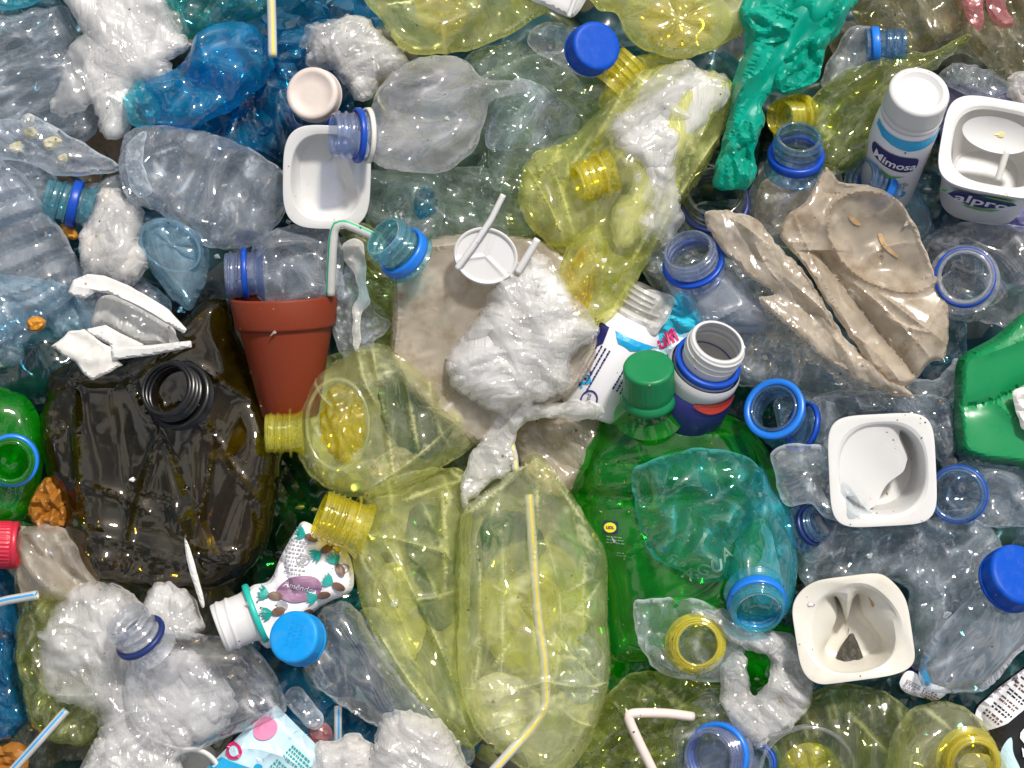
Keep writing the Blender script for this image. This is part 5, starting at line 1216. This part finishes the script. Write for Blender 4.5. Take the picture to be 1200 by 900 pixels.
L = Label(); L.lines(-14, -8, 18, 5, 3, 1.6, O_gry, 28, 1.0, 2); L.lines(6, 2, 22, 4, 3, 1.6, O_brn, 28, 1.0, 3); L.place(on_pouch(b, 1076, 803), t, 'small_print')

# dark labelled bottle in the corner
def dark_bottle():
    t = thing('dark_bottle', 'black labelled bottle with white swirls in the lower corner', 'bottle', 1190, 860, 30, G_BOT)
    b = pouch('body', [(1140,838),(1160,812),(1196,784),(1240,760),(1240,960),(1150,960),(1148,900)], 24, 44, O_black, parent=t, amp=1.5, sc=60, jag=.3)
    L = Label(); L.poly([(-52,16),(-34,-10),(0,-36),(40,-60),(42,-24),(6,0),(-20,22),(-44,34)], O_paper, 1.2, 5)
    for i in range(9): L.lines(-40 + i * 9, 8 - i * 8, 20, 2, 4.4, 2.2, O_black if i % 2 else O_brn, 40 + i, 2.0, 10 + i)
    L.place(on_pouch(b, 1190, 818), t, 'white_band')
    L = Label(); L.poly([(-22,24),(-18,0),(-8,-12),(-6,6),(2,24),(8,46),(-20,46)], O_palecy, 1.2, 5, True); L.text('S', 12, -4, 46, O_paper, -14, 2.2, .1, .04); L.text('8', 30, 6, 40, O_paper, -14, 2.0, .1, .03)
    L.place(on_pouch(b, 1182, 868), t, 'swirl_print')
dark_bottle()

# ---- bottom right yellow bottles and blue mouths
t, b = multi('plastic_bottle', 'pale yellow bottle with a broad round end at the bottom edge', 'bottle', [(896,880),(910,846),(940,818),(980,803),(1020,806),(1056,822),(1072,850),(1066,930),(900,930)], 42, 44, F_ygrn, group=G_BOT, amp=9, sc=50, stretch=(90, 2))
lathe('base_rim', at(946, 905, 84), unit((0, .1, 1)), [(0, 52), (2, 56), (5, 55), (5, 51)], F_clear, t, closed=True)
disc('base', 950, 905, 76, 36, 34, 0, (0, .1, 1), petal(5, 8, 6), F_gold, t)
t, b = multi('plastic_bottle', 'pale yellow bottle with a bright yellow mouth in the lower corner', 'bottle', [(1040,880),(1054,846),(1080,826),(1116,824),(1144,838),(1164,866),(1180,930),(1050,930)], 58, 40, F_yelc, group=G_BOT, amp=6, sc=50)
neck(t, 1143, 896, 116, (-.1, -.1, -.98), 32, 30, F_gold, F_gold, .4, .5, flare=1.2, ringr=1.04)
flat('paper_scrap', 'crumpled white paper scrap inside the yellow mouthed bottle', 'paper', [(1124,890),(1140,882),(1160,888),(1164,912),(1130,914)], 74, 8, F_foam, amp=3, sc=12, step=4)
t, b = multi('plastic_bottle', 'bluish bottle with a violet blue mouth at the bottom edge', 'bottle', [(810,880),(850,860),(890,872),(905,930),(800,930)], 34, 24, F_frost, group=G_BOT, amp=3)
neck(t, 830, 888, 98, (.50, .05, -.86), 35, 46, F_indigo, O_ring2, .6, .2, flare=1.1, lipr=.92)
t, b = multi('plastic_bottle', 'clear bottle with a deep blue mouth half cut off at the bottom edge', 'bottle', [(868,890),(890,876),(905,896),(905,935),(866,935)], 30, 14, F_thin, group=G_BOT, amp=3)
neck(t, 882, 896, 70, (.25, .1, -.95), 24, 34, F_neckblue, O_ring, .4, .35)
t, b = multi('plastic_bottle', 'clear dome shaped bottle end behind the violet blue mouth', 'bottle', [(770,880),(778,850),(800,824),(830,810),(850,812),(864,840),(862,880),(830,900),(790,905)], 30, 26, F_clear, group=G_BOT, amp=7, sc=28)
t, b = multi('plastic_bottle', 'clear bag covered bottle end with a bright yellow mouth ring', 'bottle', [(742,712),(752,702),(790,700),(820,702),(850,720),(874,740),(868,780),(850,800),(800,796),(770,786),(748,752)], 60, 22, F_thin, group=G_BOT, amp=10, sc=28, step=4)
neck(t, 818, 755, 104, (0, .1, -1), 28, 30, F_gold, None, flare=1.3, lipr=.95)
flat('white_wrapping', 'white crinkled wrapping ring with a hole below the teal bottle', 'wrapping', [(806,712),(850,714),(890,734),(930,748),(950,788),(948,832),(922,854),(892,874),(866,860),(848,828),(844,786),(858,764),(872,768),(874,796),(884,816),(900,802),(904,776),(890,762),(866,752),(838,738)], 60, 14, F_cling, G_LUMP, amp=14, sc=22, sheets=2, reach=(.94, 1.0), jag=2)
tube('drinking_straw', [(812, 840, 62), (780, 836, 74), (742, 836, 84), (737, 842, 84), (748, 868, 80), (766, 905, 74), (775, 925, 72)], 5.6, O_strp, k=10)
tag(bpy.data.objects['drinking_straw.005'], 'pinkish white straw bent at a right angle near the bottom edge', 'straw', G_STRAW)
flat('film_bag', 'green yellow wrinkled film under the bent pinkish straw', 'bag', [(700,830),(740,790),(800,790),(850,800),(850,850),(800,905),(760,925),(690,925),(680,880)], 14, 22, F_ygrn, G_BAG, amp=12, sc=32)

# ---- lower left
GL = [(-35,462),(20,460),(42,480),(52,510),(50,550),(40,590),(22,612),(-35,616)]
t, b = multi('plastic_bottle', 'small bright green bottle with a blue mouth ring at the left edge', 'bottle', GL, 10, 40, F_green, group=G_BOT, amp=3, jag=.3)
neck(t, 12, 541, 84, (-.12, -.05, -.97), 28, 36, F_green, O_ring2, .5, .4, flare=1.1)
flat('orange_scrap', 'mouldy orange peel between the green and olive bottles', 'scrap', [(34,604),(40,578),(58,556),(74,566),(82,600),(76,618),(52,622)], 20, 18, O_rust, amp=7, sc=14, step=3.5)
t, b = multi('milk_bottle', 'milky film bottle with a red screw cap at the left edge', 'bottle', [(16,622),(36,616),(60,614),(84,628),(112,670),(116,700),(70,705),(30,702),(18,672)], 32, 24, F_milk, group=G_BOT, amp=9, sc=30, stretch=(60, 2))
cap(t, -12, 638, 64, (1, .04, -.12), 27, 33, O_red, ribs=34, grip=.06)
flat('film_bag', 'yellowish clear bag draped left of the big white wrapping', 'bag', [(28,704),(60,690),(90,700),(110,760),(130,800),(126,850),(100,872),(50,862),(30,820),(20,760)], 24, 30, F_ygrn, G_BAG, amp=10, sc=40, stretch=(70, 2))
flat('dark_scrap', 'dark blue plastic at the left edge below the red cap', 'scrap', [(-35,660),(10,668),(22,720),(24,800),(30,850),(-35,870)], -10, 20, F_deep, G_BAG, amp=8, sc=40)
flat('orange_scrap', 'rusty orange rag in the bottom corner', 'scrap', [(-35,872),(10,868),(34,880),(20,930),(-35,930)], -6, 12, O_rust, None, amp=6, sc=18, step=4)
tube('drinking_straw', [(-25, 712, 72), (10, 703, 78), (44, 697, 82)], 5.2, F_straw, stripe=O_strb, cols=(9,), smooth_path=False)
tag(bpy.data.objects['drinking_straw.006'], 'white straw with a blue stripe lying below the red cap', 'straw', G_STRAW)
tube('drinking_straw', [(10, 908, 62), (46, 868, 68), (78, 832, 60)], 5.0, F_straw, stripe=O_strb, cols=(9,), smooth_path=False)
tag(bpy.data.objects['drinking_straw.007'], 'white straw slanting out of the yellowish bag near the bottom corner', 'straw', G_STRAW)
WL = [(52,760),(56,730),(72,700),(100,681),(132,684),(158,700),(170,730),(176,780),(186,830),(206,880),(200,930),(112,930),(120,840),(104,806),(78,796),(58,782)]
flat('white_wrapping', 'big glossy white wrapping lump left of the clear open bottle', 'wrapping', WL, 40, 36, F_cling, G_LUMP, sheets=2, amp=10, sc=32, step=3.2, jag=3)
flat('white_wrapping', 'small white wrapping lump above the clear open bottle', 'wrapping', [(168,722),(176,694),(196,683),(218,692),(232,714),(236,740),(210,748),(180,742)], 36, 24, F_wbag, G_LUMP, amp=8, sc=24, step=4, jag=3)
CB = [(150,772),(166,752),(196,738),(240,744),(290,752),(322,790),(336,830),(318,848),(270,862),(230,880),(190,872),(158,850),(146,810)]
t, b = multi('plastic_bottle', 'clear open bottle with a navy neck ring lying on white wrapping', 'bottle', CB, 66, 40, F_clear, group=G_BOT, amp=6, sc=60, stretch=(20, 2), jag=.6)
neck(t, 146, 726, 126, (.46, .70, -.55), 29, 58, F_neckclear, O_dring, .58, .12, flare=1.15)
flat('white_wrapping', 'dirty white wrapping pressed beneath the clear open bottle', 'wrapping', [(150,770),(210,760),(262,790),(270,840),(236,866),(200,900),(170,860)], 34, 20, F_wbag, G_LUMP, amp=10, sc=30, jag=3)
flat('white_wrapping', 'brownish white film crumpled along the bottom edge', 'wrapping', [(110,870),(150,830),(196,860),(214,900),(206,930),(100,930)], 58, 14, F_cling, G_LUMP, amp=9, sc=20, step=4, jag=3)
t = thing('white_cup', 'white cup rim peeking beside the pink spotted carton', 'cup', 226, 898, 40, G_POT)
lathe('rim', at(228, 905, 66), unit((-.1, .25, .96)), [(0, 27), (1, 32), (4, 33), (6, 31), (5, 27), (-30, 22), (-30, .1)], O_torn, t, n=64)

# leaf printed bottle
def leaf_bottle():
    t = thing('drink_bottle', 'white bottle printed with teal leaves and a plum heart panel', 'bottle', 330, 690, 40, G_BOT)
    b = pouch('body', [(286,700),(296,686),(316,680),(330,650),(346,622),(360,612),(400,640),(412,660),(412,692),(380,708),(346,736),(322,756),(310,758),(296,735)], 52, 26, O_paper, parent=t, amp=3, sc=46, jag=.3, step=3.2, R=13, folds=.5, strokes=[(330,650,345,690,4,-8),(318,690,380,690,5,-5)])
    a = unit((.92, -.36, -.12))
    nk = neck(t, 256, 737, 92, a, 31, 46, O_white, None, flare=1.06, lipr=.95, rough=.05, turns=2, collar=False)
    lathe('tamper_ring', at(296, 720, 86), a, [(0, 30), (0, 34.5), (2, 35.2), (5, 35.2), (7, 34), (7, 30)], O_teal, t, n=64, closed=True)
    L = Label()
    L.poly([(-24,4),(-10,-12),(6,-16),(22,-14),(30,-4),(24,8),(8,14),(-8,14)], O_plum, 1.6, 4, True)
    L.text('Amêndoa', 4, -2, 10, O_paper, 14, 2.6, .25)
    L.lines(-10, -58, 26, 9, 4.6, 1.7, O_gry, 8, 1.2, 3)
    rng = random.Random(4)
    for (x, y, r) in ((30,-44,-30),(44,-6,30),(26,8,-10),(-26,26,-12),(-30,6,10),(48,-28,60),(6,32,-30),(12,-62,20)):
        for k in range(5):
            aa = r + (k - 2) * 16; q = math.cos(rad(aa)), math.sin(rad(aa))
            L.poly([(x, y), (x - 9 * q[0] - 2 * q[1], y - 9 * q[1] + 2 * q[0]), (x - 17 * q[0], y - 17 * q[1]), (x - 9 * q[0] + 2 * q[1], y - 9 * q[1] - 2 * q[0])], O_ttl, 1.6 + .15 * k, 6)
        L.ell(x + 6 * math.cos(rad(r)), y + 6 * math.sin(rad(r)), 8, 4.6, O_brn, 2.6, r)
    for (x, y, rx) in ((8,-34,8),(40,-42,7),(54,-24,7)):
        L.ell(x, y, rx, rx * .8, O_gry, 1.4, 0, 4, .8); L.ell(x, y, rx * .45, rx * .3, O_gry, 1.4)
    for i in range(14): L.ell(-46 + rng.random() * 16, 2 + rng.random() * 30, 1.2, 1.0, O_brn, 1.4)
    L.ell(-16, 18, 7, 5, O_gry, 1.5, 20)
    L.place(on_pouch(b, 350, 688), t)
leaf_bottle()

# sky blue capped bottle
SB = [(352,760),(362,738),(380,712),(402,704),(420,716),(446,760),(474,800),(500,830),(520,856),(500,868),(450,856),(410,834),(372,806),(356,782)]
t, b = multi('plastic_bottle', 'clear bottle with a sky blue cap below the leaf printed bottle', 'bottle', SB, 54, 36, F_clear, group=G_BOT, amp=8, sc=44, stretch=(48, 2))
cap(t, 343, 746, 122, (.30, .26, -.92), 31, 28, O_blue2)
N = -unit((.30, .26, -.92)); U = unit(np.cross(N, (1, .3, 0))); V = np.cross(N, U)
L = Label(); L.lines(-16, -9, 30, 3, 6, 3.2, O_blue2, 0, .5, 3); L.place(on_plane(at(343, 746, 122), U, V, N), t, 'raised_print')

# pink spotted carton
def carton():
    t = thing('drink_carton', 'pale blue carton with pink circles at the bottom edge', 'carton', 310, 880, 50)
    b = pouch('body', [(324,826),(378,880),(400,930),(214,930),(246,896),(284,858)], 62, 22, O_palecy, parent=t, amp=.8, sc=60, jag=.2, R=12, sharp=True, step=4.5)
    f = on_pouch(b, 310, 880)
    L = Label()
    L.poly([(-62,14),(-48,4),(-20,12),(10,24),(30,30),(40,46),(-86,46)], O_sky, 1.0, 5)
    L.ell(4, -30, 15, 12, O_pinkp, 1.2, -30); L.ell(-33, -4, 10.5, 9, O_mag, 1.6, 0, 4, .66); L.ell(-33, -4, 6, 5.6, O_palecy, 1.7); L.ell(-4, 14, 5, 4, O_sky, 1.2)
    L.lines(36, -12, 34, 4, 4.8, 2.2, O_ttl, 44, 1.4, 4); L.lines(18, 4, 50, 8, 4.8, 2.2, O_ttl, 44, 1.4, 9)
    L.place(f, t)
carton()
flat('magenta_scrap', 'plum purple film scrap beside the pink spotted carton', 'film', [(360,852),(380,846),(390,858),(384,870),(368,872)], 36, 5, F_pink, None, amp=3, sc=14, step=3.5)
flat('film_scrap', 'pale grey film scrap above the pink spotted carton corner', 'film', [(332,820),(350,806),(380,840),(368,856),(350,842)], 42, 6, F_lav, None, amp=4, sc=18, step=4)
tube('drinking_straw', [(396, 828, 46), (396, 850, 44), (396, 872, 40)], 4.6, F_straw, stripe=O_strb, cols=(9,), smooth_path=False)
tag(bpy.data.objects['drinking_straw.008'], 'short pale blue straw beside the white foam lumps', 'straw', G_STRAW)
flat('white_wrapping', 'small cream foam lump by the pink spotted carton', 'wrapping', [(368,880),(378,868),(398,866),(420,862),(440,876),(444,905),(420,935),(375,935)], 66, 22, F_foam, G_LUMP, amp=7, sc=18, step=3.8, jag=3)
flat('white_wrapping', 'large cream foam lump at the bottom edge below the crushed yellow bottle', 'wrapping', [(440,880),(446,850),(464,838),(490,844),(520,852),(538,880),(545,935),(430,935)], 74, 30, F_foam, G_LUMP, amp=8, sc=22, step=3.8, jag=3)
t, b = multi('plastic_bottle', 'clear ribbed bottle lying under the sky blue capped bottle', 'bottle', [(420,720),(446,716),(480,770),(520,830),(556,880),(540,900),(510,860),(470,820),(430,770)], 20, 24, F_lav, group=G_BOT, amp=8, sc=30, ribs=(48, 20, 4))

# ---- small shreds lying on top of the heap
def shreds():
    bpy.context.view_layer.update()
    dg = bpy.context.evaluated_depsgraph_get(); rng = np.random.default_rng(12)
    spots = [(60,262),(255,300),(345,250),(470,250),(520,140),(585,215),(640,330),(700,300),(760,200),(866,300),(900,420),(960,470),(1060,250),(1010,640),(1150,640),(960,700),
             (840,700),(760,820),(690,800),(540,860),(470,700),(430,830),(300,700),(280,790),(210,860),(90,840),(60,640),(150,560),(380,590),(330,400),(610,260),(730,640),(1100,720),(1040,840)]
    ms = [F_wfilm, F_wbag, F_thin, O_paper, F_wfilm, F_milk]
    for i, (x, y) in enumerate(spots):
        x += rng.uniform(-12, 12); y += rng.uniform(-12, 12)
        p = world([at(x, y, 0)])[0]
        hit, loc, nrm, idx, ob, mt = SC.ray_cast(dg, Vector((0, 0, H * S)), (Vector(p) - Vector((0, 0, H * S))).normalized())
        z = loc[2] / S + .8
        n = rng.integers(5, 8); th = np.sort(rng.uniform(0, 6.28, n)); ra = rng.uniform(2.2, 6.5, n); sx = rng.uniform(.35, 1); ro = rng.uniform(0, 3)
        q = np.stack([np.cos(th) * ra, np.sin(th) * ra * sx], 1) @ np.array([[math.cos(ro), math.sin(ro)], [-math.sin(ro), math.cos(ro)]]) + [x, y]
        flat('film_shred', 'tiny torn shred of pale film lying loose on the heap', 'shred', [tuple(v) for v in q], z, 1.2, ms[i % len(ms)], 'tiny loose shreds', amp=1.2, sc=8, step=1.8, jag=.6, sheets=0, folds=0, R=2)
shreds()

def grit():
    """dust and grit fallen over everything, too much to count"""
    bpy.context.view_layer.update()
    dg = bpy.context.evaluated_depsgraph_get(); rng = np.random.default_rng(31); VV = []; FF = []; I = []; n = 0
    eye = Vector((0, 0, H * S))
    cl = rng.uniform((0, 0), (1200, 900), (26, 2))
    for i in range(620):
        x, y = rng.uniform((0, 0), (1200, 900)) if i % 3 else cl[rng.integers(26)] + rng.normal(0, 22, 2)
        hit, loc, nrm, ix, ob, mt = SC.ray_cast(dg, eye, (Vector(world([at(x, y, 0)])[0]) - eye).normalized())
        if not hit: continue
        p = np.array([loc[0] / S + 600, 450 - loc[1] / S, loc[2] / S]); r = rng.uniform(.5, 1.5) * (1.5 if rng.random() < .12 else 1)
        q = np.array([[1, 0, 0], [0, 1, 0], [-1, 0, 0], [0, -1, 0], [0, 0, .7], [0, 0, -.7]]) * r * rng.uniform(.5, 1.4, (6, 1)); a = rng.uniform(0, 3)
        q[:, :2] = q[:, :2] @ np.array([[math.cos(a), math.sin(a)], [-math.sin(a), math.cos(a)]])
        VV.append(q + p); FF += [tuple(n + j for j in f) for f in ((0, 1, 4), (1, 2, 4), (2, 3, 4), (3, 0, 4), (1, 0, 5), (2, 1, 5), (3, 2, 5), (0, 3, 5))]; I += [int(rng.integers(3))] * 8; n += 6
    tag(link('grit', np.vstack(VV), FF, [O_dark, O_brown, O_stain], I), 'specks of dirt and grit scattered over the plastic', 'dirt', kind='stuff')
grit()
